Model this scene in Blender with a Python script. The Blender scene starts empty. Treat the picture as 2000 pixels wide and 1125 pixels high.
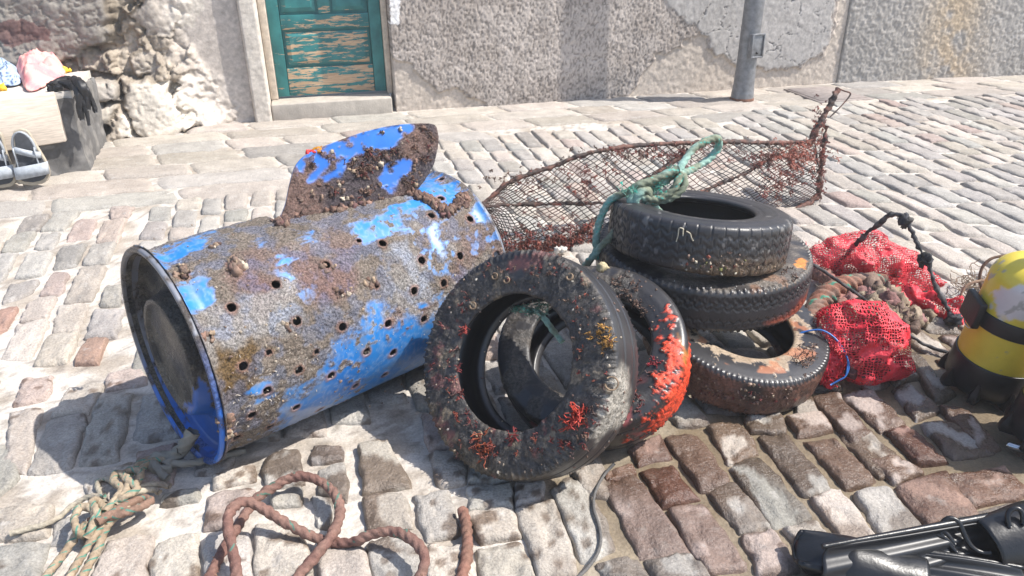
import bpy, math, random
import numpy as np
from math import radians, pi, cos, sin
rnd = random.Random(7)
RS = np.random.RandomState(11)
sc = bpy.context.scene
COL = sc.collection

# ------------------------------------------------------------------ camera
F, PITCH, ROLL, H = 1450.0, radians(25.33), radians(-0.707), 1.2485
_cp, _sp = cos(PITCH), sin(PITCH)
FW = np.array([0, _cp, -_sp]); _r = np.array([1.0, 0, 0]); _u = np.array([0, _sp, _cp])
RT = cos(ROLL) * _r + sin(ROLL) * _u
UP = -sin(ROLL) * _r + cos(ROLL) * _u
CAM = np.array([0, 0, H])

def ray(px, py): return FW + RT * ((px - 1000) / F) - UP * ((py - 562.5) / F)
def G(px, py, z=0.0):
    d = ray(px, py); return CAM + d * ((z - H) / d[2])
def V(px, py, p0, n):
    d = ray(px, py); n = np.asarray(n, float)
    return CAM + d * (np.dot(np.asarray(p0) - CAM, n) / np.dot(d, n))
def PX(X):
    X = np.asarray(X, float) - CAM; d = X @ FW
    return np.stack([1000 + F * (X @ RT) / d, 562.5 - F * (X @ UP) / d], -1)

# ------------------------------------------------------------------ noise
def _hash(ix, iy, iz, seed):
    h = (ix.astype(np.int64) * 374761393 + iy.astype(np.int64) * 668265263 + iz.astype(np.int64) * 2147483647 + seed * 974634777) & 0xFFFFFFFF
    h = ((h ^ (h >> 13)) * 1274126177) & 0xFFFFFFFF
    h = ((h ^ (h >> 16)) * 2246822519) & 0xFFFFFFFF
    return ((h ^ (h >> 15)) & 0xFFFFFF) / float(0xFFFFFF)
def vnoise(P, scale=1.0, seed=0):
    P = np.asarray(P, float) * scale
    if P.shape[-1] == 2: P = np.concatenate([P, np.zeros(P.shape[:-1] + (1,))], -1)
    I = np.floor(P); f = P - I; f = f * f * (3 - 2 * f); I = I.astype(np.int64)
    r = 0
    for dx in (0, 1):
        for dy in (0, 1):
            for dz in (0, 1):
                w = (f[..., 0] if dx else 1 - f[..., 0]) * (f[..., 1] if dy else 1 - f[..., 1]) * (f[..., 2] if dz else 1 - f[..., 2])
                r = r + w * _hash(I[..., 0] + dx, I[..., 1] + dy, I[..., 2] + dz, seed)
    return r
def fbm(P, scale=1.0, oct=4, seed=0, gain=.5):
    a, t, r = 1.0, 0.0, 0.0
    for i in range(oct):
        r = r + a * vnoise(P, scale * (2.03 ** i), seed + i * 17); t += a; a *= gain
    return r / t
def worley(P, scale=1.0, seed=0):
    P = np.asarray(P, float) * scale
    if P.shape[-1] == 2: P = np.concatenate([P, np.full(P.shape[:-1] + (1,), .5)], -1); flat = True
    else: flat = False
    I = np.floor(P).astype(np.int64)
    d1 = np.full(P.shape[:-1], 9.0); d2 = d1.copy(); idv = np.zeros(P.shape[:-1])
    for dx in (-1, 0, 1):
        for dy in (-1, 0, 1):
            for dz in ((0,) if flat else (-1, 0, 1)):
                c = I + np.array([dx, dy, dz])
                jx = _hash(c[..., 0], c[..., 1], c[..., 2], seed); jy = _hash(c[..., 0], c[..., 1], c[..., 2], seed + 5)
                jz = np.full_like(jx, .5) if flat else _hash(c[..., 0], c[..., 1], c[..., 2], seed + 9)
                q = c + np.stack([jx, jy, jz], -1)
                d = np.sqrt(((P - q) ** 2).sum(-1)); idc = _hash(c[..., 0], c[..., 1], c[..., 2], seed + 33)
                n = d < d1
                d2 = np.where(n, d1, np.minimum(d2, d)); idv = np.where(n, idc, idv); d1 = np.where(n, d, d1)
    return d1, d2, idv
def sstep(a, b, x):
    t = np.clip((x - a) / (b - a), 0, 1); return t * t * (3 - 2 * t)
def inpoly(q, poly):
    x, y = q[..., 0], q[..., 1]; r = np.zeros(x.shape, bool); n = len(poly)
    for i in range(n):
        x1, y1 = poly[i]; x2, y2 = poly[(i + 1) % n]
        if y1 == y2: continue
        r ^= ((y1 > y) != (y2 > y)) & (x < (x2 - x1) * (y - y1) / (y2 - y1) + x1)
    return r
def dpoly(q, poly):
    """signed distance, positive inside"""
    d = np.full(q.shape[:-1], 1e9); n = len(poly)
    for i in range(n):
        a = np.array(poly[i], float); b = np.array(poly[(i + 1) % n], float); e = b - a
        w = q - a; t = np.clip((w @ e) / max(e @ e, 1e-9), 0, 1)
        d = np.minimum(d, np.sqrt(((w - t[..., None] * e) ** 2).sum(-1)))
    return np.where(inpoly(q, poly), d, -d)
def mix(a, b, t): return a + (np.asarray(b) - a) * np.asarray(t)[..., None]

# ------------------------------------------------------------------ objects
ORG = {}
def thing(name, label, cat, loc, group=None):
    o = bpy.data.objects.new(name, None); COL.objects.link(o); o.location = tuple(float(v) for v in loc)
    o.empty_display_size = .1; ORG[o.name] = np.array(loc, float)
    o['label'] = label; o['category'] = cat
    if group: o['group'] = group
    return o
def tag(o, label, cat, group=None, kind=None):
    o['label'] = label; o['category'] = cat
    if group: o['group'] = group
    if kind: o['kind'] = kind
    return o
def mesh(name, verts, faces, mat, parent=None, smooth=True, attrs=None, kind=None, fattr=None, origin=None, label=None):
    """verts in world metres; stored relative to the parent's (or given) origin"""
    verts = np.asarray(verts, float).reshape(-1, 3)
    org = ORG[parent.name] if parent is not None else (np.asarray(origin, float) if origin is not None else np.zeros(3))
    v = verts - org
    m = bpy.data.meshes.new(name)
    if isinstance(faces, np.ndarray):
        nf, k = faces.shape
        m.vertices.add(len(v)); m.vertices.foreach_set('co', v.astype(np.float32).ravel())
        m.loops.add(nf * k); m.loops.foreach_set('vertex_index', faces.astype(np.int32).ravel())
        m.polygons.add(nf); m.polygons.foreach_set('loop_start', (np.arange(nf) * k).astype(np.int32))
        m.update(calc_edges=True); m.validate()
    else:
        m.from_pydata(v.tolist(), [], [list(map(int, f)) for f in faces]); m.update()
    if smooth: m.polygons.foreach_set('use_smooth', np.ones(len(m.polygons), bool))
    for k, a in (attrs or {}).items():
        a = np.asarray(a, float)
        if a.ndim == 1:
            at = m.attributes.new(k, 'FLOAT', 'POINT'); at.data.foreach_set('value', a.astype(np.float32))
        else:
            if a.shape[1] == 3: a = np.concatenate([a, np.ones((len(a), 1))], 1)
            at = m.attributes.new(k, 'FLOAT_COLOR', 'POINT'); at.data.foreach_set('color', a.astype(np.float32).ravel())
    if mat: m.materials.append(mat)
    o = bpy.data.objects.new(name, m); COL.objects.link(o)
    if parent is not None: o.parent = parent
    else: o.location = tuple(float(x) for x in org)
    ORG[o.name] = org
    if kind: o['kind'] = kind
    if label: o['label'] = label
    return o
def gfaces(nu, nv, wu=False, wv=False, off=0):
    i = np.arange(nu if wu else nu - 1); j = np.arange(nv if wv else nv - 1)
    I, J = np.meshgrid(i, j, indexing='ij'); I2 = (I + 1) % nu; J2 = (J + 1) % nv
    return np.stack([I * nv + J, I2 * nv + J, I2 * nv + J2, I * nv + J2], -1).reshape(-1, 4) + off
class MB:
    """collects pieces into one mesh"""
    def __init__(s): s.v = []; s.f = []; s.n = 0; s.c = []
    def add(s, v, f, c=None):
        v = np.asarray(v, float).reshape(-1, 3); f = np.asarray(f)
        if f.shape[1] == 3: f = np.concatenate([f, f[:, 2:]], 1)
        s.v.append(v); s.f.append(f + s.n); s.n += len(v)
        if c is not None:
            c = np.asarray(c, float); s.c.append(np.broadcast_to(c, (len(v), 3)) if c.ndim == 1 else c)
    def build(s, name, mat, parent=None, **k):
        F_ = np.concatenate(s.f); V_ = np.concatenate(s.v)
        at = k.pop('attrs', {}) or {}
        if s.c: at['Col'] = np.concatenate(s.c)
        tri = F_[:, 2] == F_[:, 3]
        if tri.any(): F_ = [list(f[:3]) if t else list(f) for f, t in zip(F_, tri)]
        return mesh(name, V_, F_, mat, parent, attrs=at, **k)
def nrm(v):
    v = np.asarray(v, float); return v / (np.linalg.norm(v, axis=-1, keepdims=True) + 1e-12)
def spline(pts, step=.01, closed=False):
    P = np.asarray(pts, float)
    Q = np.concatenate([P[-1:], P, P[:2]]) if closed else np.concatenate([2 * P[:1] - P[1:2], P, 2 * P[-1:] - P[-2:-1]])
    out = []
    for i in range(1, len(Q) - 2):
        a, b, c, d = Q[i - 1], Q[i], Q[i + 1], Q[i + 2]
        n = max(2, int(np.linalg.norm(c - b) / step)); t = np.linspace(0, 1, n, endpoint=False)[:, None]
        out.append(.5 * ((2 * b) + (c - a) * t + (2 * a - 5 * b + 4 * c - d) * t ** 2 + (3 * b - a - 3 * c + d) * t ** 3))
    if not closed: out.append(P[-1:])
    return np.concatenate(out)
def frames(P):
    T = nrm(np.gradient(P, axis=0)); n0 = np.cross(T[0], [0.13, .21, 1]); n0 /= np.linalg.norm(n0)
    N = [n0]
    for i in range(1, len(P)):
        n = N[-1] - T[i] * np.dot(N[-1], T[i]); N.append(n / (np.linalg.norm(n) + 1e-9))
    N = np.array(N); return T, N, np.cross(T, N)
def sweep(P, rad, ns=8, lobes=0, amp=.15, pitch=.03, rough=0, seed=0, cap=True):
    """tube round path P; lobes make the twisted strands of a rope. returns verts, faces, (arc, ang)"""
    T, N, B = frames(P); n = len(P)
    s = np.concatenate([[0], np.cumsum(np.linalg.norm(np.diff(P, axis=0), axis=1))])
    th = np.linspace(0, 2 * pi, ns, endpoint=False)
    r = np.broadcast_to(np.asarray(rad, float).reshape(-1, 1) if np.ndim(rad) else np.full((1, 1), rad), (n, 1)) * np.ones((1, ns))
    if lobes: r = r * (1 + amp * (np.abs(np.sin(.5 * lobes * (th[None] - 2 * pi * s[:, None] / (pitch * lobes)))) * 2 - 1.2))
    v = P[:, None] + r[..., None] * (np.cos(th)[None, :, None] * N[:, None] + np.sin(th)[None, :, None] * B[:, None])
    if rough:
        k = (vnoise(v, 90, seed) - .5) * 2 * rough + (vnoise(v, 35, seed + 3) - .5) * 1.2 * rough
        v = v + k[..., None] * nrm(v - P[:, None])
    f = gfaces(n, ns, False, True)
    v = v.reshape(-1, 3)
    if cap:
        v = np.concatenate([v, P[:1], P[-1:]]); i = np.arange(ns); j = (i + 1) % ns; a = n * ns
        f = np.concatenate([f, np.stack([j, i, np.full(ns, a), np.full(ns, a)], -1), np.stack([i + (n - 1) * ns, j + (n - 1) * ns, np.full(ns, a + 1), np.full(ns, a + 1)], -1)])
    S = np.repeat(s, ns); A = np.tile(th, n)
    if cap: S = np.append(S, [0, s[-1]]); A = np.append(A, [0, 0])
    return v, f, (S, A)
def tri4(f):
    t = f[:, 2] == f[:, 3]
    return [list(a[:3]) if b else list(a) for a, b in zip(f.tolist(), t)]
def tube(name, P, rad, mat, parent=None, col=None, **k):
    kw = {q: k.pop(q) for q in list(k) if q in ('ns', 'lobes', 'amp', 'pitch', 'rough', 'seed', 'cap')}
    v, f, sa = sweep(P, rad, **kw)
    at = k.pop('attrs', {})
    if col is not None: at['Col'] = col(v, sa) if callable(col) else np.broadcast_to(np.asarray(col, float), (len(v), 3))
    return mesh(name, v, tri4(f), mat, parent, attrs=at, **k)
def box8(c):
    f = [[0, 3, 2, 1], [4, 5, 6, 7], [0, 1, 5, 4], [1, 2, 6, 5], [2, 3, 7, 6], [3, 0, 4, 7]]
    return np.asarray(c, float), np.array(f)
def obox(o, e1, e2, e3, a, b, c, bev=0):
    """box from o spanning a,b,c=(lo,hi) along e1,e2,e3"""
    q = [(a[0], b[0], c[0]), (a[1], b[0], c[0]), (a[1], b[1], c[0]), (a[0], b[1], c[0]), (a[0], b[0], c[1]), (a[1], b[0], c[1]), (a[1], b[1], c[1]), (a[0], b[1], c[1])]
    return box8([np.asarray(o) + x * np.asarray(e1) + y * np.asarray(e2) + z * np.asarray(e3) for x, y, z in q])
def soften(o, w=.004, seg=2):
    m = o.modifiers.new('bevel', 'BEVEL'); m.width = w; m.segments = seg; m.limit_method = 'ANGLE'; m.angle_limit = radians(35)
    return o

# ------------------------------------------------------------------ materials
class NT:
    def __init__(s, name):
        s.m = bpy.data.materials.new(name); s.m.use_nodes = True; s.t = s.m.node_tree; s.b = s.t.nodes['Principled BSDF']; s.out = s.t.nodes['Material Output']
        s.co = s.t.nodes.new('ShaderNodeTexCoord').outputs['Object']
    def n(s, typ, **k):
        x = s.t.nodes.new('ShaderNode' + typ)
        for a, v in k.items():
            if a.startswith('i_'):
                key = a[2:]; key = int(key) if key.isdigit() else key.replace('_', ' ')
                s.set(x.inputs[key], v)
            else: setattr(x, a, v)
        return x
    def set(s, sock, v):
        if isinstance(v, bpy.types.NodeSocket): s.t.links.new(v, sock)
        elif isinstance(v, (tuple, list)) and len(v) == 3 and sock.type == 'RGBA': sock.default_value = (*v, 1)
        else: sock.default_value = v
    def noise(s, scale, detail=4, rough=.55, co=None, out='Fac', dist=0):
        return s.n('TexNoise', i_Scale=scale, i_Detail=detail, i_Roughness=rough, i_Vector=co or s.co, i_Distortion=dist).outputs[out]
    def vor(s, scale, feat='F1', co=None, out='Distance'):
        return s.n('TexVoronoi', feature=feat, i_Scale=scale, i_Vector=co or s.co).outputs[out]
    def ramp(s, f, *st):
        r = s.n('ValToRGB'); e = r.color_ramp.elements
        while len(e) < len(st): e.new(.5)
        for q, (p, c) in zip(e, st):
            q.position = p; q.color = (*c, 1) if isinstance(c, (tuple, list)) else (c, c, c, 1)
        s.set(r.inputs[0], f); return r.outputs[0]
    def mix(s, f, a, b, mode='MIX'):
        x = s.n('MixRGB', blend_type=mode); s.set(x.inputs[0], f); s.set(x.inputs[1], a); s.set(x.inputs[2], b); return x.outputs[0]
    def math(s, op, a, b=0.0, c=None):
        x = s.n('Math', operation=op); s.set(x.inputs[0], a); s.set(x.inputs[1], b)
        if c is not None: s.set(x.inputs[2], c)
        return x.outputs[0]
    def attr(s, name, out='Color'): return s.n('Attribute', attribute_name=name).outputs[out]
    def scale(s, v):
        return s.n('Mapping', i_Vector=s.co, i_Scale=v).outputs[0]
    def bump(s, h, dist, strength=1, nin=None):
        x = s.n('Bump', i_Height=h, i_Distance=dist, i_Strength=strength)
        if nin: s.set(x.inputs['Normal'], nin)
        return x.outputs[0]
    def done(s, col, rough=.7, normal=None, spec=None, metal=None, **k):
        s.set(s.b.inputs['Base Color'], col); s.set(s.b.inputs['Roughness'], rough)
        if normal: s.set(s.b.inputs['Normal'], normal)
        if spec is not None: s.set(s.b.inputs['Specular IOR Level'], spec)
        if metal is not None: s.set(s.b.inputs['Metallic'], metal)
        for a, v in k.items(): s.set(s.b.inputs[a.replace('_', ' ')], v)
        return s.m

def m_stone():
    n = NT('paving stone'); c = n.attr('Col'); wet = n.attr('wet', 'Fac')
    a = n.ramp(n.noise(9, 5, .65), (.3, .82), (.7, 1.12)); c = n.mix(1, c, a, 'MULTIPLY')
    a = n.ramp(n.noise(150, 4, .75), (.35, .5), (.6, 1.15)); c = n.mix(.6, c, a, 'MULTIPLY')
    lime = n.ramp(n.noise(21, 6, .72), (.56, 0), (.68, 1)); c = n.mix(n.math('MULTIPLY', lime, .45), c, (.50, .48, .45))
    dk = n.ramp(n.vor(60, out='Distance'), (.05, 1), (.14, 0)); dm = n.ramp(n.noise(14, 3), (.5, 0), (.62, 1))
    c = n.mix(n.math('MULTIPLY', n.math('MULTIPLY', dk, dm), .55), c, (.10, .085, .07))
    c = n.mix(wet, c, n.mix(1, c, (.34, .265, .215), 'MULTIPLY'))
    h = n.math('ADD', n.noise(120, 4, .7), n.math('MULTIPLY', n.noise(38, 3, .6), 1.5))
    r = n.math('MULTIPLY_ADD', wet, -.66, .88)
    r2 = n.math('ADD', r, n.math('MULTIPLY', n.noise(25, 2), .06))
    return n.done(c, r2, n.bump(h, .0055, .8), spec=.5)
def m_mortar():
    n = NT('lime mortar'); c = n.attr('Col'); wet = n.attr('wet', 'Fac')
    c = n.mix(1, c, n.ramp(n.noise(7, 5, .6), (.3, .82), (.7, 1.1)), 'MULTIPLY')
    c = n.mix(.6, c, n.ramp(n.noise(140, 3, .7), (.35, .65), (.6, 1.1)), 'MULTIPLY')
    c = n.mix(wet, c, n.mix(1, c, (.55, .48, .38), 'MULTIPLY'))
    h = n.math('ADD', n.noise(90, 4, .7), n.math('MULTIPLY', n.noise(22, 3), 2))
    return n.done(c, n.math('MULTIPLY_ADD', wet, -.5, .9), n.bump(h, .004, .7), spec=.3)
def m_ground():
    n = NT('far ground'); c = n.ramp(n.noise(3, 6), (.3, (.30, .28, .26)), (.7, (.42, .39, .36)))
    return n.done(c, .9, n.bump(n.noise(30), .01))
def m_attr(name, rough=.8, bscale=60, bdist=.003, bstr=.6, var=.3, vscale=40, spec=.35, rattr=None, coat=0, detail=5):
    n = NT(name); c = n.attr('Col')
    c = n.mix(1, c, n.ramp(n.noise(vscale, 5, .65), (.28, 1 - var), (.72, 1 + var)), 'MULTIPLY')
    r = rough if rattr is None else n.attr(rattr, 'Fac')
    h = n.noise(bscale, detail, .65)
    m = n.done(c, r, n.bump(h, bdist, bstr), spec=spec)
    if coat: n.b.inputs['Coat Weight'].default_value = coat; n.b.inputs['Coat Roughness'].default_value = .15
    return m
def m_plain(name, col, rough=.5, var=.15, vscale=30, bscale=80, bdist=.001, bstr=.5, metal=0, spec=.5, stretch=None):
    n = NT(name); co = n.scale(stretch) if stretch else n.co
    f = n.ramp(n.noise(vscale, 4, .6, co), (.3, tuple(c * (1 - var) for c in col)), (.7, tuple(min(1, c * (1 + var)) for c in col)))
    return n.done(f, rough, n.bump(n.noise(bscale, 4, .6, co), bdist, bstr), spec=spec, metal=metal)
def m_barrel():
    n = NT('crusted plastic'); c = n.attr('Col'); k = n.attr('crust', 'Fac')
    c = n.mix(n.math('MULTIPLY', k, .9), c, n.mix(1, c, n.ramp(n.noise(200, 4, .75), (.36, .28), (.64, 1.55)), 'MULTIPLY'))
    c = n.mix(.5, c, n.ramp(n.noise(25, 4), (.3, .8), (.7, 1.15)), 'MULTIPLY')
    h = n.math('ADD', n.noise(150, 5, .8), n.math('MULTIPLY', n.vor(95, 'SMOOTH_F1'), .9))
    bp = n.n('Bump', i_Height=h, i_Distance=.009, i_Strength=n.math('MULTIPLY_ADD', k, .95, .03))
    r = n.math('ADD', n.math('MULTIPLY_ADD', k, -.22, .34), n.math('MULTIPLY', n.noise(12, 3), .2))
    return n.done(c, r, bp.outputs[0], spec=.5)
def m_rubber():
    n = NT('old rubber'); c = n.attr('Col'); k = n.attr('dirt', 'Fac')
    c = n.mix(k, c, n.mix(1, c, n.ramp(n.noise(150, 4, .75), (.35, .35), (.65, 1.9)), 'MULTIPLY'))
    h = n.math('ADD', n.noise(140, 4, .75), n.math('MULTIPLY', n.noise(40, 3), .5))
    bp = n.n('Bump', i_Height=h, i_Distance=.004, i_Strength=n.math('MULTIPLY_ADD', k, .9, .12))
    r = n.math('ADD', n.math('MULTIPLY_ADD', k, .08, .25), n.math('MULTIPLY', n.noise(30, 4), .2))
    return n.done(c, r, bp.outputs[0], spec=.5)
def m_netbag():
    n = NT('red mesh fabric')
    uv = n.n('UVMap').outputs[0] if False else n.attr('uvw', 'Vector')
    def line(i, fr):
        sx = n.n('SeparateXYZ', i_0=uv).outputs[i]
        w = n.math('ADD', sx, n.math('MULTIPLY', n.noise(45, 2), .02))
        s_ = n.math('ABSOLUTE', n.math('SUBTRACT', n.math('FRACT', n.math('MULTIPLY', w, fr)), .5))
        return n.math('GREATER_THAN', s_, .345)
    a = n.math('MAXIMUM', line(0, 115), line(1, 115))
    th = n.math('GREATER_THAN', n.math('ADD', n.noise(13, 4), n.attr('dense', 'Fac')), .60)
    a = n.math('MAXIMUM', a, th)
    n.b.inputs['Base Color'].default_value = (.62, .018, .04, 1)
    c = n.ramp(n.noise(30, 4), (.3, (.48, .010, .024)), (.7, (.76, .045, .065)))
    n.set(n.b.inputs['Base Color'], c); n.b.inputs['Roughness'].default_value = .5
    n.set(n.b.inputs['Normal'], n.bump(n.noise(150, 3), .004, .8))
    n.b.inputs['Subsurface Weight'].default_value = 0
    n.set(n.b.inputs['Alpha'], a)
    return n.m
def m_door():
    n = NT('peeling teal paint'); co = n.scale((1.0, 1.0, 7.0)); p = n.attr('peel', 'Fac')
    f = n.math('ADD', n.math('MULTIPLY', n.noise(5.5, 7, .68, co), 1.0), p)
    mk = n.ramp(f, (.68, 0), (.70, 1))
    teal = n.ramp(n.noise(12, 5), (.3, (.010, .125, .13)), (.7, (.028, .21, .205)))
    wood = n.ramp(n.noise(9, 6, .7, n.scale((1, 1, 14))), (.3, (.38, .23, .13)), (.7, (.62, .45, .29)))
    c = n.mix(mk, teal, wood)
    return n.done(c, n.math('MULTIPLY_ADD', mk, .3, .5), n.bump(n.math('ADD', n.math('MULTIPLY', mk, -.5), n.math('MULTIPLY', n.noise(60, 4, .6, co), .5)), .002, .7))
MAT = dict(
    stone=m_stone(), mortar=m_mortar(), ground=m_ground(), barrel=m_barrel(), rubber=m_rubber(), net=m_netbag(), door=m_door(),
    wall=m_attr('weathered render', .92, 140, .004, .6, .16, 55, .25),
    rock=m_attr('basalt rubble', .85, 70, .0035, .7, .25, 30, .3),
    algae=m_attr('seaweed', .5, 200, .001, .3, .35, 60, .45),
    rope=m_attr('wet rope', .75, 260, .0025, .8, .3, 120, .3),
    cloth=m_attr('cloth', .9, 250, .001, .5, .08, 60, .2),
    crust=m_attr('sea crust', .7, 120, .004, .8, .4, 70, .35),
    netting=m_attr('tarred netting', .55, 200, .001, .5, .3, 60, .45),
    tank=m_attr('painted steel', .33, 60, .0006, .4, .06, 20, .5),
    black=m_plain('black rubber', (.012, .012, .014), .38, .3, 30, 90, .001, .4),
    neo=m_plain('black neoprene', (.012, .012, .014), .5, .3, 30, 120, .0015, .6),
    fin=m_plain('wet black fin rubber', (.007, .0075, .009), .34, .4, 14, 30, .003, .5),
    finhi=m_plain('grey fin blade', (.014, .015, .018), .42, .3, 10, 40, .0012, .3),
    steel=m_plain('stainless steel', (.55, .55, .56), .25, .1, 30, 80, .0005, .4, 1.0),
    pole=m_plain('galvanised pole paint', (.19, .195, .205), .42, .28, 26, 110, .0012, .6, .35),
    rust=m_plain('rusty iron', (.16, .07, .04), .8, .45, 60, 160, .003, .9),
    iron=m_plain('cast iron cover', (.25, .21, .19), .7, .25, 20, 120, .002, .6),
    wood=m_plain('grey bench plank', (.54, .47, .395), .75, .22, 7, 40, .0012, .5, stretch=(2, 2, 22)),
    sole=m_plain('sandal sole foam', (.40, .35, .27), .8, .15, 40, 150, .001, .5),
    strap=m_plain('grey webbing', (.36, .39, .42), .7, .2, 50, 300, .001, .6),
    foot=m_plain('sandal footbed', (.06, .065, .075), .8, .25, 50, 200, .001, .5),
    blue=m_plain('blue nylon cord', (.03, .13, .40), .4, .2, 80, 200, .0008, .5),
    yellow=m_plain('yellow petal', (.85, .5, .03), .6, .15),
    frame=m_plain('cream door frame paint', (.55, .47, .38), .8, .22, 25, 90, .002, .6),
    step=m_plain('worn concrete step', (.40, .36, .31), .9, .18, 12, 90, .004, .7),
)

# ------------------------------------------------------------------ paving
OW = np.array([-.9, 5.96, 0.0]); AW = radians(14.7)
EW = np.array([cos(AW), sin(AW), 0]); NW = np.array([sin(AW), -cos(AW), 0])      # along the house wall, and its outward normal
USEAM = 4.06
AD = radians(9.0); OD = OW + EW * USEAM; ED = np.array([cos(AD), sin(AD), 0]); ND = np.array([sin(AD), -cos(AD), 0])
ZV = np.array([0, 0, 1.0])
def walldist(xy):
    """distance of ground points in front of the walls"""
    r = xy - OW[:2]; u = r @ EW[:2]; d1 = r @ NW[:2]
    d2 = (xy - OD[:2]) @ ND[:2]
    return np.where(u < USEAM, d1, d2), u

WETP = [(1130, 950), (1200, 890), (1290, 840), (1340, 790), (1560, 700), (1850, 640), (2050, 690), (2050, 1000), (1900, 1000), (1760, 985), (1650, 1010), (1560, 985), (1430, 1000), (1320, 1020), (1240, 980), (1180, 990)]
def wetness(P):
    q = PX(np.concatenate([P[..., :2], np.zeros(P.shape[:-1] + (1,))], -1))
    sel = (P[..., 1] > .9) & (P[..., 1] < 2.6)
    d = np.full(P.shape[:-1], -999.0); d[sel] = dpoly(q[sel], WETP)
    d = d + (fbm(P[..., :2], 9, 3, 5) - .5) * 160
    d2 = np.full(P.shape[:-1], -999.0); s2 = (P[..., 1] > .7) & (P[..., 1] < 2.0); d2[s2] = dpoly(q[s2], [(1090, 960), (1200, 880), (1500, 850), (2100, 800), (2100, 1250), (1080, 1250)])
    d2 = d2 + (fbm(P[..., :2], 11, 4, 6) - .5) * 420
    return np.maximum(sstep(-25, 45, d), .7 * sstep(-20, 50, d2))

QUADS = []
def quads(ox, oy, s, rows):
    for r in rows:
        QUADS.append([G(ox + r[i] / s, oy + r[i + 1] / s)[:2] for i in (0, 2, 4, 6)])
quads(1150, 830, 4, [(600,110,830,70,1100,440,870,480),(930,20,1170,0,1330,210,1090,290),(1350,110,1570,90,1880,480,1680,540),(1700,130,1940,110,2230,420,1990,470),
 (410,360,650,320,850,560,590,620),(1110,340,1350,260,1720,690,1450,770),(940,510,1150,470,1420,780,1170,840),(140,490,370,420,790,980,400,1020),(650,670,900,635,1220,1100,900,1130),
 (1740,590,1960,520,2250,900,1980,900),(1210,880,1430,830,1650,1120,1330,1150),(1540,820,1770,770,1990,1080,1760,1120),(330,190,550,80,640,250,400,310),(120,400,340,330,360,400,140,470),
 (70,1070,380,1030,480,1190,120,1200),(450,1050,800,1000,920,1200,560,1230),(1230,-60,1500,-80,1530,60,1280,50),(1560,-60,1820,-100,1900,40,1650,90),(1980,80,2200,50,2480,330,2270,400)])
quads(700, 844, 4, [(1520,440,1790,340,1980,880,1740,960),(1210,610,1530,530,1720,1080,1420,1150),(850,640,1190,600,1260,820,960,860),(430,480,700,470,800,770,530,850),(40,530,360,480,430,740,80,760),
 (10,110,210,70,420,410,40,470),(540,910,850,880,930,1180,560,1200),(920,910,1240,860,1400,1150,960,1180),(80,850,440,800,480,1100,120,1130),(850,430,1180,400,1200,590,860,600),(1215,420,1450,400,1440,515,1225,575),
 (540,160,840,140,850,400,640,430),(880,200,1150,180,1170,370,880,400)])
quads(380, 860, 4.1667, [(565,150,830,70,900,330,580,380),(950,60,1200,40,1220,150,960,190),(1010,250,1230,195,1240,500,1020,420),(160,310,480,190,490,320,170,400),(110,440,480,400,420,640,90,740),
 (600,420,880,400,870,520,640,550),(970,440,1110,470,1110,700,990,700),(510,690,840,700,960,1040,500,1150),(1020,900,1400,880,1420,1160,1020,1180),(100,800,440,760,470,1100,60,1120)])
quads(0, 731, 2.857, [(120,30,300,0,270,130,60,180),(390,70,580,40,500,220,280,240),(590,0,800,-60,830,50,580,90),(270,270,480,225,400,520,150,545),(550,120,740,100,660,470,430,510),(800,110,960,90,1020,340,720,370),
 (60,210,240,180,140,540,20,500),(-80,380,40,390,110,560,-60,720),(300,830,520,760,470,950,270,940),(600,930,850,900,800,1180,510,1200),(870,930,1110,880,1090,1180,820,1200),
 (-60,960,270,930,190,1180,-120,1200),(-60,760,290,720,250,900,-70,930),(480,560,760,480,740,680,500,730),(760,440,1000,380,960,600,770,640),(900,680,1120,640,1110,700,890,725)])
quads(0, 330, 3.04, [(150,290,300,270,240,360,90,370),(330,260,480,250,380,360,245,365),(460,300,580,290,530,410,385,430),(610,300,755,290,700,430,560,435),(650,235,800,225,760,285,655,292),(80,390,220,370,140,480,0,490),
 (240,380,370,375,310,470,195,475),(350,460,520,440,450,570,310,600),(540,450,690,430,640,560,485,560),(-20,510,110,495,20,660,-60,660),(160,510,320,490,250,630,85,640),(320,615,410,605,370,740,240,750),(470,600,635,575,545,785,375,790),
 (50,680,240,660,180,740,0,810),(170,780,345,750,270,890,115,905),(630,700,720,690,720,810,590,815),(0,830,110,815,40,950,-60,990),(350,810,530,800,470,965,300,970),(560,840,740,830,690,1000,500,1005),
 (100,920,300,895,180,1120,0,1124),(280,990,480,965,400,1150,200,1160),(510,1010,640,1000,590,1160,430,1160)])
quads(0, 0, 1, [(1752,950,1845,928,1905,1005,1812,1022),(1850,935,1960,915,2005,962,1905,985),(1862,1010,1985,988,2040,1040,1900,1060),(1648,772,1699,762,1768,825,1719,839),(1742,760,1775,751,1832,797,1791,818),
 (1731,843,1772,832,1846,899,1791,900),(1807,829,1849,822,1939,880,1860,894),(1837,797,1883,802,1950,871,1915,880),(1770,698,1786,690,1862,765,1825,780),(1588,779,1636,769,1699,848,1664,862),(1556,783,1584,776,1615,836,1565,848),
 (1700,690,1745,680,1790,735,1748,748),(1640,700,1690,690,1735,745,1690,760),(1700,900,1750,892,1800,925,1745,940),(1672,962,1735,955,1800,1035,1722,1048)])
QUADS = [np.array(q) for q in QUADS]
QUADS = [q.mean(0) + (q - q.mean(0)) * (1.18 if q[:, 0].mean() > .15 else 1.11 if q[:, 1].mean() < 1.75 else 1.05) for q in QUADS]

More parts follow.
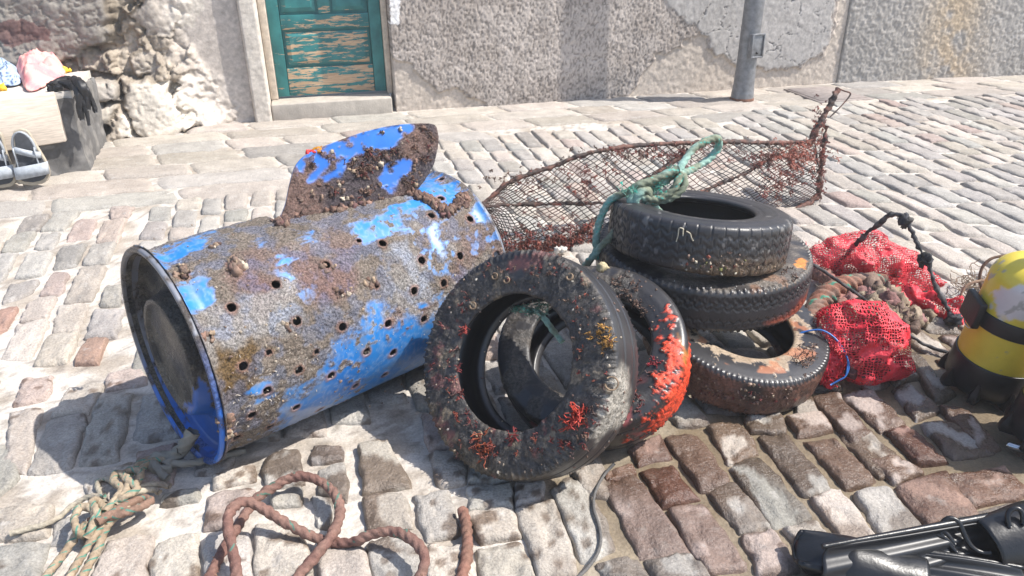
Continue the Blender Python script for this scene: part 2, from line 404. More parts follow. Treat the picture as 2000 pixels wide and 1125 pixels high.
FB = [(-400, 470), (0, 434), (160, 416), (330, 396), (480, 383), (560, 376), (700, 330), (870, 275), (980, 258), (1100, 250), (1250, 240), (1440, 226), (1560, 207), (1700, 195), (2000, 177), (2300, 162)]
FBG = np.array([G(*p)[:2] for p in FB])
def beyond(xy):
    """True where the big flags lie (between the boundary and the wall)"""
    return xy[..., 1] > np.interp(xy[..., 0], FBG[:, 0], FBG[:, 1])
def colang(s): return radians(104.5 - 2.4 * (s - .35))
def colpos(s, t): return np.array([s + cos(colang(s)) * t, 1.1 + sin(colang(s)) * t])
gen = []
s = -7.0
qc = np.array([q.mean(0) for q in QUADS])
def blocked(c, pts):
    if not (-3.2 < c[0] < 1.8 and c[1] < 3.9): return False
    for q in QUADS:
        if abs(q[:, 0].mean() - c[0]) > .4 or abs(q[:, 1].mean() - c[1]) > .4: continue
        a = inpoly(pts, q)
        if a.mean() > .12: return True
    return False
while s < 9.5:
    w = rnd.uniform(.105, .135) if s > -1.2 else rnd.uniform(.13, .16)
    t = -1.9 + rnd.uniform(0, .2)
    while t < 7.5:
        L = rnd.uniform(.15, .27) if rnd.random() < .75 else rnd.uniform(.25, .38)
        if s > .9: L *= 1.35
        c = colpos(s + w / 2, t + L / 2)
        g = .0065 if s > -1.0 else .011
        sh = rnd.uniform(-.008, .008)
        q = np.array([colpos(s + g, t + L - g + sh), colpos(s + w - g, t + L - g - sh), colpos(s + w - g * .8, t + g * .7 - sh), colpos(s + g * .8, t + g * .7 + sh)])
        q = q + np.array([[rnd.uniform(-.006, .006) for _ in (0, 1)] for _ in range(4)])
        if -5.2 < c[0] < 7.8 and not beyond(np.array(c)) and walldist(np.array([c]))[0][0] > .1:
            smp = np.array([q[0] * (1 - a) * (1 - b) + q[1] * a * (1 - b) + q[2] * a * b + q[3] * (1 - a) * b for a in (0.06, .5, .94) for b in (.06, .35, .65, .94)])
            if not blocked(c, smp): gen.append(q)
        t += L
    s += w
flags = []
for r in range(9):
    d0, d1 = .02 + r * .27, .02 + (r + 1) * .27
    u = -4.6 + rnd.uniform(0, .4)
    while u < 8.5:
        L = rnd.uniform(.38, .75)
        lean = .5 if u > 1 else .12
        def P(uu, d):
            if uu < USEAM: b = OW + EW * uu + NW * d
            else: b = OD + ED * (uu - USEAM) + ND * d
            return (b + EW * (-lean * 0 + (d - .1) * .28))[:2]
        g = .002
        q = np.array([P(u + g, d0 + g), P(u + L - g, d0 + g), P(u + L - g, d1 - g), P(u + g, d1 - g)]) + np.array([[rnd.uniform(-.008, .008) for _ in (0, 1)] for _ in range(4)])
        c = q.mean(0)
        cut = beyond(q)
        if beyond(c) and (not blocked(c, q)) and walldist(q)[0].min() > -.05: flags.append(q)
        u += L
TONES = np.array([(.37, .36, .345), (.40, .37, .335), (.385, .33, .305), (.32, .31, .295), (.425, .395, .36), (.35, .285, .265), (.30, .20, .165)])
class PAV: pass
def patches(Q, n, top, dep, jit, warm, seed):
    """rounded dressed stones as little height patches, all in numpy"""
    Q = np.array(Q); S = len(Q); rs = np.random.RandomState(seed)
    t = np.sin(np.linspace(-1, 1, n) * pi / 2); t = np.sign(t) * np.abs(t) ** .92
    U, W = np.meshgrid(t, t, indexing='ij')
    k = .17
    U2 = U * np.sqrt(1 - k * W * W / 2) * (1 / np.sqrt(1 - k * 0)); W2 = W * np.sqrt(1 - k * U * U / 2)
    a = (U2 + 1) / 2; b = (W2 + 1) / 2
    xy = (Q[:, None, None, 0] * ((1 - a) * (1 - b))[None, ..., None] + Q[:, None, None, 1] * (a * (1 - b))[None, ..., None] + Q[:, None, None, 2] * (a * b)[None, ..., None] + Q[:, None, None, 3] * ((1 - a) * b)[None, ..., None])
    xy = xy + np.stack([fbm(xy, 22, 2, seed) - .5, fbm(xy, 22, 2, seed + 50) - .5], -1) * jit
    e = (1 - np.abs(U) ** 12) * (1 - np.abs(W) ** 12)
    e = np.clip(e, 0, 1) ** .34
    z = -.020 + e[None] * (.020 + top) + rs.uniform(-.004, .004, (S, 1, 1))
    tilt = rs.uniform(-1, 1, (S, 2)) * .0035
    z = z + (tilt[:, 0, None, None] * U[None] + tilt[:, 1, None, None] * W[None]) * e[None]
    chip = sstep(.60, .72, fbm(xy, 26, 3, seed + 31) + sstep(.55, 1, np.maximum(np.abs(U), np.abs(W)))[None] * .16)
    z = z + (fbm(xy, 18, 3, seed + 7) - .5) * .007 * e[None] + (fbm(xy, 80, 2, seed + 8) - .5) * .004 * e[None] - chip * .007 * e[None]
    cham = (np.maximum(np.abs(U), np.abs(W)) > .93)
    v = np.concatenate([xy, z[..., None]], -1)
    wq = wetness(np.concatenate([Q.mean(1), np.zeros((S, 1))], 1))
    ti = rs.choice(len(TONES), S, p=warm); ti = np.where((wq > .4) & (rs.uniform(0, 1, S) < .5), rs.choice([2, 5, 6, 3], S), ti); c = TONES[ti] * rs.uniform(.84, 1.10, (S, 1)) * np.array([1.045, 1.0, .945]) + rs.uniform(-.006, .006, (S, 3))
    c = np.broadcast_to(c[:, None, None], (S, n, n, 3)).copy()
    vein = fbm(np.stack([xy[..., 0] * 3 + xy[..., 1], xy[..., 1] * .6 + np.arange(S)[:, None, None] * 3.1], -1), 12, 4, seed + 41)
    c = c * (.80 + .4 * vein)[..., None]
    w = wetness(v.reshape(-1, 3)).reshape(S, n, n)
    rim = np.maximum(np.abs(U), np.abs(W))[None]
    dry = sstep(.50, .56, fbm(xy, 13, 3, seed + 21) + (.52 - rim) * .34)        # middles of the stones have dried pale
    dry = dry * (rs.uniform(0, 1, (S, 1, 1)) < .8)
    wt = w * (1 - dry * .88)
    wr = (w * (1 - dry))
    # spatter of water dripped along the barrel
    near = (v[..., 1] < 2.0) & (v[..., 0] < 0.3)
    d1, d2, di = worley(xy, 21, seed + 3)
    spots = sstep(.30, .24, d1 + (di > .62) * 9) * near * (fbm(xy, 3, 2, 77) > .36)
    q = PX(np.concatenate([xy, np.zeros_like(z)[..., None]], -1))
    damp = sstep(.52, .57, fbm(xy, 8, 3, 9)) * (dpoly(q.reshape(-1, 2), [(300, 1000), (480, 900), (760, 820), (900, 960), (1010, 1060), (860, 1080), (560, 1060)]).reshape(z.shape) > -10) * (v[..., 1] < 2.3)
    wt = np.maximum(wt, np.maximum(spots * .8, damp * .85))
    idx = np.arange(S * n * n).reshape(S, n, n)
    f = np.stack([idx[:, :-1, :-1], idx[:, 1:, :-1], idx[:, 1:, 1:], idx[:, :-1, 1:]], -1).reshape(-1, 4)[:, ::-1]
    return v.reshape(-1, 3), f, c.reshape(-1, 3), wt.ravel()
VV, FFc, CC, WW = [], [], [], []; off = 0
gen = np.array(gen); gd = gen.mean(1)[:, 1]
near_ = gd < 2.4
wn = [.28, .32, .11, .15, .07, .04, .03]; wf = [.34, .27, .05, .14, .18, .02, 0]
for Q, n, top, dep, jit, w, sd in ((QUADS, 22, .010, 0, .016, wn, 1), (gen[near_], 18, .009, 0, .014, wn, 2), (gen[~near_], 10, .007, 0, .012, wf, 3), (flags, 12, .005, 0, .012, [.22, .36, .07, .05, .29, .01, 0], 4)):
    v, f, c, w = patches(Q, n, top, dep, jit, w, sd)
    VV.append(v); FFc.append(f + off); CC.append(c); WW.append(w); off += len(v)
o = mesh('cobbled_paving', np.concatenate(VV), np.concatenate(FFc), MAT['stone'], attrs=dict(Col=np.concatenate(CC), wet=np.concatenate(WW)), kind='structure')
o['label'] = 'sunlit street of grey and pinkish cobbles with larger flags along the wall'
# mortar between the stones
xs = np.concatenate([np.arange(-5.6, -2.2, .05), np.arange(-2.2, 1.9, .016), np.arange(1.9, 8.4, .05)])
ys = np.concatenate([np.arange(-.9, .8, .05), np.arange(.8, 2.6, .014), np.arange(2.6, 9, .04)])
X, Y = np.meshgrid(xs, ys, indexing='ij'); P2 = np.stack([X, Y], -1)
Z = -.0095 + (fbm(P2, 14, 3, 61) - .5) * .012 + (fbm(P2, 60, 2, 62) - .5) * .006
v = np.stack([X, Y, Z], -1).reshape(-1, 3)
w = wetness(v) * .8
c = mix(np.array([.56, .515, .46]), np.array([.38, .33, .275]), sstep(.42, .66, fbm(v[:, :2], 9, 5, 63, .6)))
c = mix(c, np.array([.22, .19, .16]), sstep(.62, .70, fbm(v[:, :2], 38, 3, 64)) * .6)
sandy = sstep(-20, 40, dpoly(PX(v * [1, 1, 0]), [(1100, 700), (2100, 560), (2100, 1200), (1000, 1200)])) * (v[:, 1] < 3) * (v[:, 1] > .6)
c = mix(c, mix(np.array([.20, .165, .12]), np.array([.37, .315, .235]), fbm(v[:, :2], 16, 4, 65)), sandy * .9)
o = mesh('paving_mortar', v, gfaces(len(xs), len(ys)), MAT['mortar'], attrs=dict(Col=c, wet=w), kind='structure')
o['label'] = 'pale lime mortar between the cobbles'
xs = np.linspace(-45, 45, 31)
X, Y = np.meshgrid(xs, xs, indexing='ij')
mesh('ground', np.stack([X, Y, np.full_like(X, -.045)], -1).reshape(-1, 3), gfaces(31, 31), MAT['ground'], kind='structure')

# ------------------------------------------------------------------ house wall, door
def WP(u, z, d=0): return OW + EW * u + NW * d + ZV * z
def uz(px, py, d=0):
    p = V(px, py, OW + NW * d, NW) - OW; return float(p @ EW), float(p[2])
ZS = np.concatenate([np.arange(-.06, .93, .0075), np.arange(.945, 3.2, .018)])
house = thing('old_house', 'weathered house front of rubble, roughcast and cracked render with a peeling teal door', 'house', (OW[0], OW[1], 0))
def wallsheet(name, u0, u1, O, E, N, fn, parent, z0=-.06, du=.0075, zs=ZS, thick=.4, uarr=None, origin=None):
    us = uarr if uarr is not None else np.arange(u0, u1 + du * .5, du)
    us = us.copy(); us[0] = u0; us[-1] = u1
    zz = zs[zs >= z0]
    U, Z = np.meshgrid(us, zz, indexing='ij')
    base = O + U[..., None] * E + Z[..., None] * ZV
    d, c = fn(U, Z, base, PX(base))
    v = base + d[..., None] * N
    nv = v.reshape(-1, 3); f = gfaces(*U.shape)
    # sides, top and back so the wall has its thickness
    n, m_ = U.shape
    back = lambda a: a - (((a - O) @ N) + thick)[..., None] * N
    idx = np.arange(n * m_).reshape(n, m_)
    ring = np.concatenate([idx[:, 0], idx[-1, 1:], idx[::-1, -1][1:], idx[0, ::-1][1:-1]])
    bv = back(nv[ring]); k = len(ring); a = np.arange(k); b = (a + 1) % k
    f2 = np.stack([ring[b], ring[a], a + n * m_, b + n * m_], -1)
    cen = bv.mean(0); f3 = np.stack([b + n * m_, a + n * m_, np.full(k, n * m_ + k), np.full(k, n * m_ + k)], -1)
    allv = np.concatenate([nv, bv, cen[None]]); cc = c.reshape(-1, 3)
    allc = np.concatenate([cc, cc[ring], cc[:1]])
    F_ = np.concatenate([f, f2, f3])
    return mesh(name, allv, tri4(F_), MAT['wall'] if name != 'rubble_section' else MAT['rock'], parent, attrs=dict(Col=allc), origin=origin)

uDL, zDL = uz(544, 190, -.19); uDR, zDR = uz(756, 178, -.19)
ZSTEP = .5 * (zDL + zDR)
uJL = uz(528, 204)[0]; uJR = uz(774, 200)[0]
uPL = uz(499, 235)[0]; uPR = uz(523, 233)[0]
GREYB = np.array([.30, .275, .25]); TAN = np.array([.49, .425, .36])
def grain(base, a=.5):
    return 1 + (fbm(base, 45, 3, 90) - .5) * a
RP_ = [([(-400, -300), (222, -300), (223, 20), (214, 84), (180, 92), (150, 108), (118, 132), (0, 140), (-400, 140)], .15, (.20, .185, .165), .05),
 ([(246, 20), (300, -20), (330, -300), (338, -300), (335, 40), (345, 70), (318, 74), (290, 72), (268, 45)], .07, (.34, .305, .265), .02),
 ([(222, -300), (320, -300), (300, -25), (246, 15), (232, 60), (222, 60)], -.02, (.30, .26, .21), .05),
 ([(262, 165), (300, 148), (336, 152), (348, 190), (382, 238), (340, 268), (282, 266), (256, 205)], .20, (.58, .52, .44), .028),
 ([(192, 146), (232, 150), (258, 178), (224, 186), (200, 196)], .25, (.36, .33, .295), .04),
 ([(196, 200), (222, 186), (248, 192), (238, 225), (205, 232)], .22, (.48, .44, .38), .03),
 ([(220, 236), (245, 205), (262, 216), (282, 262), (222, 266)], .22, (.40, .345, .285), .04),
 ([(346, 152), (400, 150), (428, 186), (444, 238), (404, 246), (384, 224)], .11, (.62, .56, .50), .018),
 ([(266, 100), (300, 96), (318, 112), (308, 148), (270, 150), (256, 128)], .10, (.38, .33, .27), .06),
 ([(218, 90), (262, 60), (268, 98), (250, 130), (222, 136)], .03, (.42, .36, .29), .06)]
def fn_rubble(U, Z, base, q):
    # plastered near the pilaster, bare rubble to the left that bulges at its foot
    left = sstep(420, 335, q[..., 0] + (fbm(base, 6, 4, 3) - .5) * 110 + np.clip(q[..., 1] - 140, -90, 110) * -.55)
    jag = (fbm(base, 9, 5, 11, .55) - .5) * .07
    e1, e2, ei = worley(np.stack([U, Z], -1) + (np.stack([fbm(base, 7, 3, 1), fbm(base, 7, 3, 2)], -1) - .5) * .12, 7.5, 8)
    g1, g2, gi = worley(np.stack([U, Z], -1) + (np.stack([fbm(base, 14, 3, 5), fbm(base, 14, 3, 6)], -1) - .5) * .06, 17, 9)
    d = jag + ei * .13 + np.minimum(e2 - e1, .3) * .10 + gi * .035 + (g2 - g1) * .02 - .03
    c = mix(np.array([.24, .20, .155]), np.array([.42, .36, .29]), .5 * fbm(base, 11, 4, 12) + .5 * gi)
    qq = q + np.stack([fbm(base, 12, 4, 16) - .5, fbm(base, 12, 4, 17) - .5], -1) * 46
    far = q[..., 0] < -380
    for poly, h, cl, rg in RP_:
        dd = dpoly(qq, poly); m = sstep(-3, 7, dd)
        gash = (1 - np.abs(fbm(base * [1, 1, 1], 13, 4, 18, .62) * 2 - 1)) ** 6
        c = mix(c, np.array([.20, .165, .125]), m * 0 + sstep(16, 2, np.abs(dd)) * .75)  # dark shading painted along the cracks between stones
        face = h + (fbm(base, 4, 2, int(h * 999)) - .5) * rg * 1.1 + (ei - .5) * rg * .15 + (fbm(base, 26, 4, 13, .6) - .5) * rg * .16 - gash * rg * .35 + np.clip(dd, 0, 25) * .0009
        d = d * (1 - m) + face * m
        c = mix(c, np.array(cl) * 1.0, m * (.75 + .25 * fbm(base, 20, 3, 14)))
    c = mix(c, np.array([.115, .06, .055]), (dpoly(qq, [(5, 40), (60, 32), (110, 52), (118, 68), (70, 72), (40, 96), (8, 66)]) > 0) * .85)
    bulge = .16 * sstep(.75, -.1, Z) * sstep(-.95, -2.1, U)
    d = left * (d - .04 + bulge) + (1 - left) * ((fbm(base, 20, 4, 13) - .5) * .006 - .012)
    d = np.minimum(d, .42)
    lime = np.array([.56, .51, .44])
    for (x, y, rx, ry) in ((350, 205, 60, 34), (360, 20, 40, 42), (320, 195, 36, 40), (412, 180, 26, 40), (275, 225, 26, 22)):
        r = np.sqrt(((q[..., 0] - x) / rx) ** 2 + ((q[..., 1] - y) / ry) ** 2) + (fbm(base, 12, 5, int(x), .6) - .5) * 1.3
        c = mix(c, lime, sstep(1.02, .90, r) * .9)
    plaster = mix(np.array([.44, .385, .335]), np.array([.54, .49, .44]), fbm(base, 4, 4, 15))
    pl = sstep(1.0, .94, np.sqrt(((q[..., 0] - 358) / 36) ** 2 + ((q[..., 1] - 18) / 34) ** 2) + (fbm(base, 12, 4, 31) - .5) * 1.0)
    c = mix(plaster, c, left)
    c = mix(c, lime, pl * (1 - left) * .95)
    return d, c * grain(base)[..., None]
def fn_pil(U, Z, base, q):
    d = .055 + (fbm(base, 25, 4, 21) - .5) * .008
    d = d - sstep(.012, 0, U - uPL) * .03 - sstep(.012, 0, uJL - U) * .01
    return d, mix(np.array([.50, .45, .39]), np.array([.62, .57, .50]), fbm(base, 7, 4, 22)) * grain(base)[..., None]
TANP = [(760, 115), (800, 128), (822, 160), (850, 172), (905, 178), (955, 205), (990, 210), (990, 240), (760, 240)]
TANP2 = [(1225, 210), (1240, 172), (1262, 130), (1288, 104), (1330, 92), (1345, 78), (1365, 62), (1382, 72), (1390, 100), (1430, 125), (1500, 138), (1560, 135), (1605, 112), (1628, 70), (1640, 0), (1670, -60), (1680, 220), (1225, 225)]
GREYP = [(1290, -80), (1300, 10), (1330, 30), (1362, 58), (1384, 75), (1395, 104), (1430, 122), (1500, 135), (1558, 131), (1602, 108), (1622, 68), (1634, -10), (1660, -90)]
def fn_rc(U, Z, base, q):
    qq = q + np.stack([fbm(base, 14, 3, 31) - .5, fbm(base, 14, 3, 32) - .5], -1) * 26
    tan = np.maximum(sstep(-2, 3, dpoly(qq, TANP)), sstep(-2, 3, dpoly(qq, TANP2)))
    grey = sstep(-2, 3, dpoly(qq, GREYP)); tan = tan * (1 - grey)
    wp = np.stack([U * 1.25, Z * .8, U * 0], -1)
    f1 = fbm(wp, 68, 2, 33); r = 1 - np.abs(fbm(wp, 46, 3, 34) * 2 - 1)
    rc = (f1 - .5) * .0088 + (r - .6) * .0055 + (fbm(base, 120, 2, 35) - .5) * .0045 + (fbm(base, 9, 3, 351) - .5) * .012
    wx = np.stack([U + (fbm(base, 7, 4, 36, .6) - .5) * .22, Z + (fbm(base, 7, 4, 37, .6) - .5) * .22], -1)
    d1, d2, _ = worley(wx, 4.2, 40)
    ck = .8 * sstep(.008 + .022 * fbm(base, 6, 2, 411), .002, d2 - d1) * grey * sstep(.44, .54, fbm(base, 3.5, 3, 41))
    d = (1 - tan) * (1 - grey) * rc + tan * ((fbm(base, 30, 3, 38) - .5) * .012 - .016) + grey * ((fbm(base, 30, 4, 39) - .5) * .007 + .007 - ck * .016)
    c = mix(np.array([.325, .28, .245]), np.array([.43, .38, .34]), sstep(.3, .7, fbm(base, 3.5, 5, 42, .6)))
    damp = sstep(.30, .02, Z + (fbm(base, 5, 4, 430) - .5) * .35); streak = sstep(.55, .75, fbm(np.stack([U * 6, Z * .7, U * 0], -1), 1.5, 4, 431))
    c = c * (1.06 - sstep(.50, .72, 1 - f1)[..., None] * .5) * (1 - .16 * damp - .14 * streak)[..., None]  # hollows of the roughcast carry crevice shade in their colour
    c = mix(c, TAN, tan * .9); c = mix(c, mix(np.array([.36, .34, .32]), np.array([.43, .405, .38]), fbm(base, 6, 4, 421)), grey); c = c * (1 - ck[..., None] * .55)
    lime = (np.abs(q[..., 0] - 771) < 9 + (fbm(base, 18, 3, 44) - .5) * 16) & (q[..., 1] < 48)
    c = mix(c, np.array([.74, .72, .70]), lime * 1.0)
    return d, c * grain(base, .6)[..., None]
def fn_top(U, Z, base, q):
    return (fbm(base, 30, 3, 51) - .5) * .02, mix(np.array([.44, .41, .37]), np.array([.52, .48, .43]), fbm(base, 2, 3, 52))
us = np.concatenate([np.linspace(-5.2, -2.6, 60), np.arange(-2.6, uPL, .0085), [uPL]])
wallsheet('rubble_section', -5.2, uPL - .002, OW, EW, NW, fn_rubble, house, uarr=us)
wallsheet('pilaster', uPL, uJL, OW, EW, NW, fn_pil, house)
wallsheet('roughcast_section', uJR, USEAM - .004, OW, EW, NW, fn_rc, house)
wallsheet('door_lintel', uJL + .002, uJR - .002, OW, EW, NW, fn_top, house, z0=2.15, du=.04)
# doorstep
st = MB(); v, f = obox(OW, EW, NW, ZV, (uJL + .004, uJR - .035), (-.40, .03), (-.06, ZSTEP - .012)); st.add(v, f)
soften(st.build('doorstep', MAT['step'], house, smooth=False), .012, 3)
# door frame: two jambs and a head
fr = MB()
for a, b in ((uJL + .003, uDL), (uDR, uJR - .003)):
    v, f = obox(OW, EW, NW, ZV, (a, b), (-.30, -.15), (ZSTEP - .011, 2.08)); fr.add(v, f)
v, f = obox(OW, EW, NW, ZV, (uJL + .003, uJR - .003), (-.30, -.15), (2.081, 2.149)); fr.add(v, f)
soften(fr.build('door_frame', MAT['frame'], house, smooth=False), .008)
# door leaf built from stiles, rails and raised panels
D0 = -.225
dl = MB(); peel = []
def dbox(u0, u1, z0, z1, d0, d1, pl):
    nu = max(2, int((u1 - u0) / .02)); nz = max(2, int((z1 - z0) / .02))
    v, f = obox(OW, EW, NW, ZV, (u0, u1), (d0, d1), (z0, z1)); dl.add(v, f); peel.extend([pl] * 8)
def du_(px, py): return uz(px, py, D0 + .03)
sl = du_(546, 30)[0]; sr = du_(722, 60)[0]
zr1 = du_(640, 27)[1]; zr0 = du_(640, 55)[1]; zb1 = du_(640, 130)[1]
dbox(uDL + .003, sl - .004, ZSTEP + .004, 2.075, D0, D0 + .036, .04)
dbox(sr + .004, uDR - .003, ZSTEP + .004, 2.075, D0, D0 + .036, -.10)
dbox(sl, sr, zr0, zr1, D0, D0 + .032, .13)
dbox(sl, sr, ZSTEP + .004, zb1, D0, D0 + .032, .20)
dbox(sl, sr, 1.15, 1.26, D0, D0 + .032, .05)
dbox(sl, sr, 1.97, 2.075, D0, D0 + .032, .05)
um = (sl + sr) / 2
dbox(um - .045, um + .045, zr1 + .002, 1.148, D0, D0 + .031, .10)
dbox(um - .045, um + .045, 1.262, 1.968, D0, D0 + .031, .05)
dbox(uDL + .004, uDR - .004, ZSTEP + .006, 2.07, D0 - .022, D0 - .002, .02)
dbox(sl + .001, sr - .001, zb1 - .002, 2.07, D0 - .001, D0 + .006, .02)
door = dl.build('door', MAT['door'], house, smooth=False, attrs=dict(peel=np.array(peel))); soften(door, .005)
def panel(u0, u1, z0, z1, pl):
    b = .03; a = [(u0, z0), (u1, z0), (u1, z1), (u0, z1)]; i = [(u0 + b, z0 + b), (u1 - b, z0 + b), (u1 - b, z1 - b), (u0 + b, z1 - b)]
    v = [WP(x, y, D0 + .008) for x, y in a] + [WP(x, y, D0 + .008 + .010) for x, y in a] + [WP(x, y, D0 + .032) for x, y in i]
    f = [[8, 9, 10, 11]] + [[k, (k + 1) % 4, 4 + (k + 1) % 4, 4 + k] for k in range(4)] + [[4 + k, 4 + (k + 1) % 4, 8 + (k + 1) % 4, 8 + k] for k in range(4)]
    mesh('panel', v, f, MAT['door'], door, smooth=False, attrs=dict(peel=np.full(12, pl)))
panel(sl + .02, sr - .02, zb1 + .022, zr0 - .022, .165)
for a, b in ((sl + .02, um - .065), (um + .065, sr - .02)):
    panel(a, b, zr1 + .022, 1.128, .03); panel(a, b, 1.285, 1.95, .03)
# the next wall along
def fn_dark(U, Z, base, q):
    wp = np.stack([U, Z, U * 0], -1)
    f1 = fbm(wp, 38, 3, 71)
    d = (f1 - .5) * .016 + (fbm(wp, 100, 2, 72) - .5) * .008
    c = mix(np.array([.30, .28, .255]), np.array([.42, .39, .355]), fbm(base, 5, 3, 73))
    och = np.exp(-((q[..., 0] - 1860 + (q[..., 1] - 60) * .15) / 55.0) ** 2) * sstep(.3, .6, fbm(base, 6, 3, 74))
    c = mix(c, np.array([.60, .43, .24]), och * .55)
    d = d + .012 * sstep(.0, .05, .02 - np.abs(q[..., 0] - 1925) / 4000)
    c = c * (.65 + .7 * fbm(base, 60, 3, 75))[..., None]
    return d, c
seamorg = OD + ED * .01
gw = thing('concrete_wall', 'grey pitted concrete wall with an ochre stain, right of the cracked render', 'wall', (OD[0], OD[1], 0))
wallsheet('wall_face', .003, 4.6, OD, ED, ND, fn_dark, gw, zs=np.concatenate([np.arange(-.06, .9, .009), np.linspace(.92, 2.6, 40)]), du=.009)
ORG_SKIP = None

# ------------------------------------------------------------------ barrel
BC = np.array([-.8748, 1.6309, .2905]); BA = radians(43.08); BL = .9208; BR = .2905
bx = np.array([cos(BA), sin(BA), 0.0]); by = np.array([-sin(BA), cos(BA), 0.0])       # by points away from the camera
def cyl(px, py, R=.279):
    d = ray(px, py); o = CAM - BC
    dp = d - bx * (d @ bx); op = o - bx * (o @ bx)
    a, b, c = dp @ dp, 2 * dp @ op, op @ op - R * R
    q = b * b - 4 * a * c
    t = (-b - math.sqrt(max(q, 0))) / (2 * a)
    p = CAM + d * t; r = p - BC
    return float(r @ bx), math.atan2(r @ by, r[2]), p            # along, angle from the top (+ away from camera)
barrel = thing('plastic_barrel', 'blue plastic barrel lying on its side, drilled with holes and crusted in brown growth', 'barrel', (BC[0], BC[1], 0))
S0, S1 = .012, BL - .012
ns_, nt_ = 250, 480
ss = np.linspace(S0, S1, ns_); th = np.linspace(-pi, pi, nt_, endpoint=False)
SS, TT = np.meshgrid(ss, th, indexing='ij')
HOLES = [(359,538),(538,557),(452,601),(636,519),(746,477),(823,509),(807,568),(865,553),(898,500),(734,558),(861,388),(861,352),(842,422),(579,627),(667,638),(756,631),(826,622),(475,715),(582,722),(714,686),(766,687),(645,732),(693,751),(749,730),(521,762),(492,810),(578,794),(624,797),(667,790),(527,832),(464,857),(616,686),(524,688),(918,428),(968,498),(700,472),(455,520)]
hl = []
for (x, y) in HOLES:
    a, b, _ = cyl(x, y); hl.append((a, b, .0108 if (x, y) not in ((524, 688), (616, 686), (734, 558), (700, 472)) else .007))
for k in range(34):                                   # the rows go on round the hidden side
    hl.append((.06 + .1 * (k % 9), 1.5 + .38 * (k // 9) + .19 * (k % 2), .0125))
uvS = np.stack([SS, TT * .28], -1)
delm = np.zeros(SS.shape, bool)
for a, b, r in hl:
    dd = uvS - np.array([a, b * .28]); L = np.sqrt((dd ** 2).sum(-1))
    inn = L < r * .72; delm |= inn
    sh = (L < r * 1.25) & ~inn
    tgt = np.maximum(L, r)
    k = np.where(sh, (tgt - L) / np.maximum(L, 1e-6), 0) * np.clip((r * 1.35 - L) / (r * .35), 0, 1)
    uvS = uvS + dd * k[..., None]
SS2, TT2 = uvS[..., 0], uvS[..., 1] / .28
# the flap was sawn out of the wall behind its hinge line
h0 = cyl(540, 437); h1 = cyl(822, 376)
fs = (SS2 - h0[0]) / (h1[0] - h0[0]); fth = h0[1] + (h1[1] - h0[1]) * fs
dth = (TT2 - fth) * .28
flap_hole = (fs > .02) & (fs < .98) & (dth > .0) & (dth < .30 * np.clip(1 - np.abs(fs * 2 - 1) ** 3.5, 0, 1) + .02)
pos0 = BC + SS2[..., None] * bx
def rad_(s):
    r = .279 + .004 * np.sin(np.clip((s - .05) / (BL - .1), 0, 1) * pi)
    r = r - .006 * np.exp(-((s - .045) / .022) ** 2)
    r = r + (BR - .274) * np.exp(-np.clip(s - .012, 0, 1) / .010) + (BR - .276) * np.exp(-np.clip(BL - .012 - s, 0, 1) / .012)
    return r
Rr = rad_(SS2)
dirv = np.cos(TT2)[..., None] * ZV + np.sin(TT2)[..., None] * by
base = pos0 + Rr[..., None] * dirv
q = PX(base)
nz = np.stack([fbm(base, 16, 4, 101) - .5, fbm(base, 16, 4, 102) - .5], -1)
qn = q + nz * 70
BLUEP = [[(545, 850), (575, 790), (640, 738), (668, 690), (700, 655), (728, 625), (742, 590), (752, 628), (775, 640), (800, 610), (822, 640), (850, 640), (920, 560), (960, 760), (777, 760), (640, 850), (440, 930)],
 [(290, 506), (335, 488), (400, 462), (402, 482), (352, 512), (325, 524)], [(345, 566), (365, 548), (412, 548), (418, 585), (390, 612), (360, 604)], [(756, 405), (800, 385), (835, 346), (872, 350), (905, 372), (898, 402), (880, 420), (850, 418), (825, 404), (790, 418), (745, 432)],
 [(566, 470), (590, 450), (612, 446), (616, 472), (588, 482)], [(505, 476), (520, 476), (520, 488), (506, 487)], [(795, 606), (820, 592), (862, 576), (868, 586), (820, 604)], [(690, 440), (745, 425), (790, 425), (800, 450), (740, 470), (700, 468)],
 [(480, 770), (520, 752), (530, 770), (500, 790)], [(545, 500), (570, 490), (575, 500), (550, 508)], [(845, 440), (858, 470), (868, 510), (860, 512), (845, 480), (838, 450)], [(935, 400), (955, 430), (950, 450), (930, 430)]]
blue = np.zeros(SS.shape)
for i, p in enumerate(BLUEP):
    x0 = min(a for a, _ in p) - 60; x1 = max(a for a, _ in p) + 60; y0 = min(b for _, b in p) - 60; y1 = max(b for _, b in p) + 60
    sel = (q[..., 0] > x0) & (q[..., 0] < x1) & (q[..., 1] > y0) & (q[..., 1] < y1)
    dd = np.full(SS.shape, -99.0); dd[sel] = dpoly((q + nz * (44 if i == 0 else 24))[sel], p)
    k_ = 26.0 if i == 0 else 15.0
    if i: dd = dd + (fbm(np.stack([SS2 * 9, TT2 * 15], -1), 1, 4, 1032, .6) - .5) * 46
    blue = np.maximum(blue, np.clip(.5 + (dd + (9 if i == 0 else 0)) / (2 * k_), 0, 1))
blue = sstep(.28, .74, blue + (fbm(base, 34, 5, 1031, .65) - .5) * 1.1 * (blue > 0) * (blue < 1))
facing = ((CAM - base) * dirv).sum(-1) > 0
hid = sstep(.50, .58, fbm(base, 5, 5, 111, .65))
blue = np.where(facing, blue, hid)
fleck = sstep(.60, .66, fbm(base, 48, 4, 103)) * sstep(.45, .6, fbm(base, 7, 2, 104)); blue = np.maximum(blue, fleck * .8)
specks = sstep(.60, .64, fbm(base, 60, 3, 105)) * sstep(.50, .62, fbm(base, 9, 3, 106)); crust = 1 - blue
crust = np.clip(np.maximum(crust, specks * blue), 0, 1)
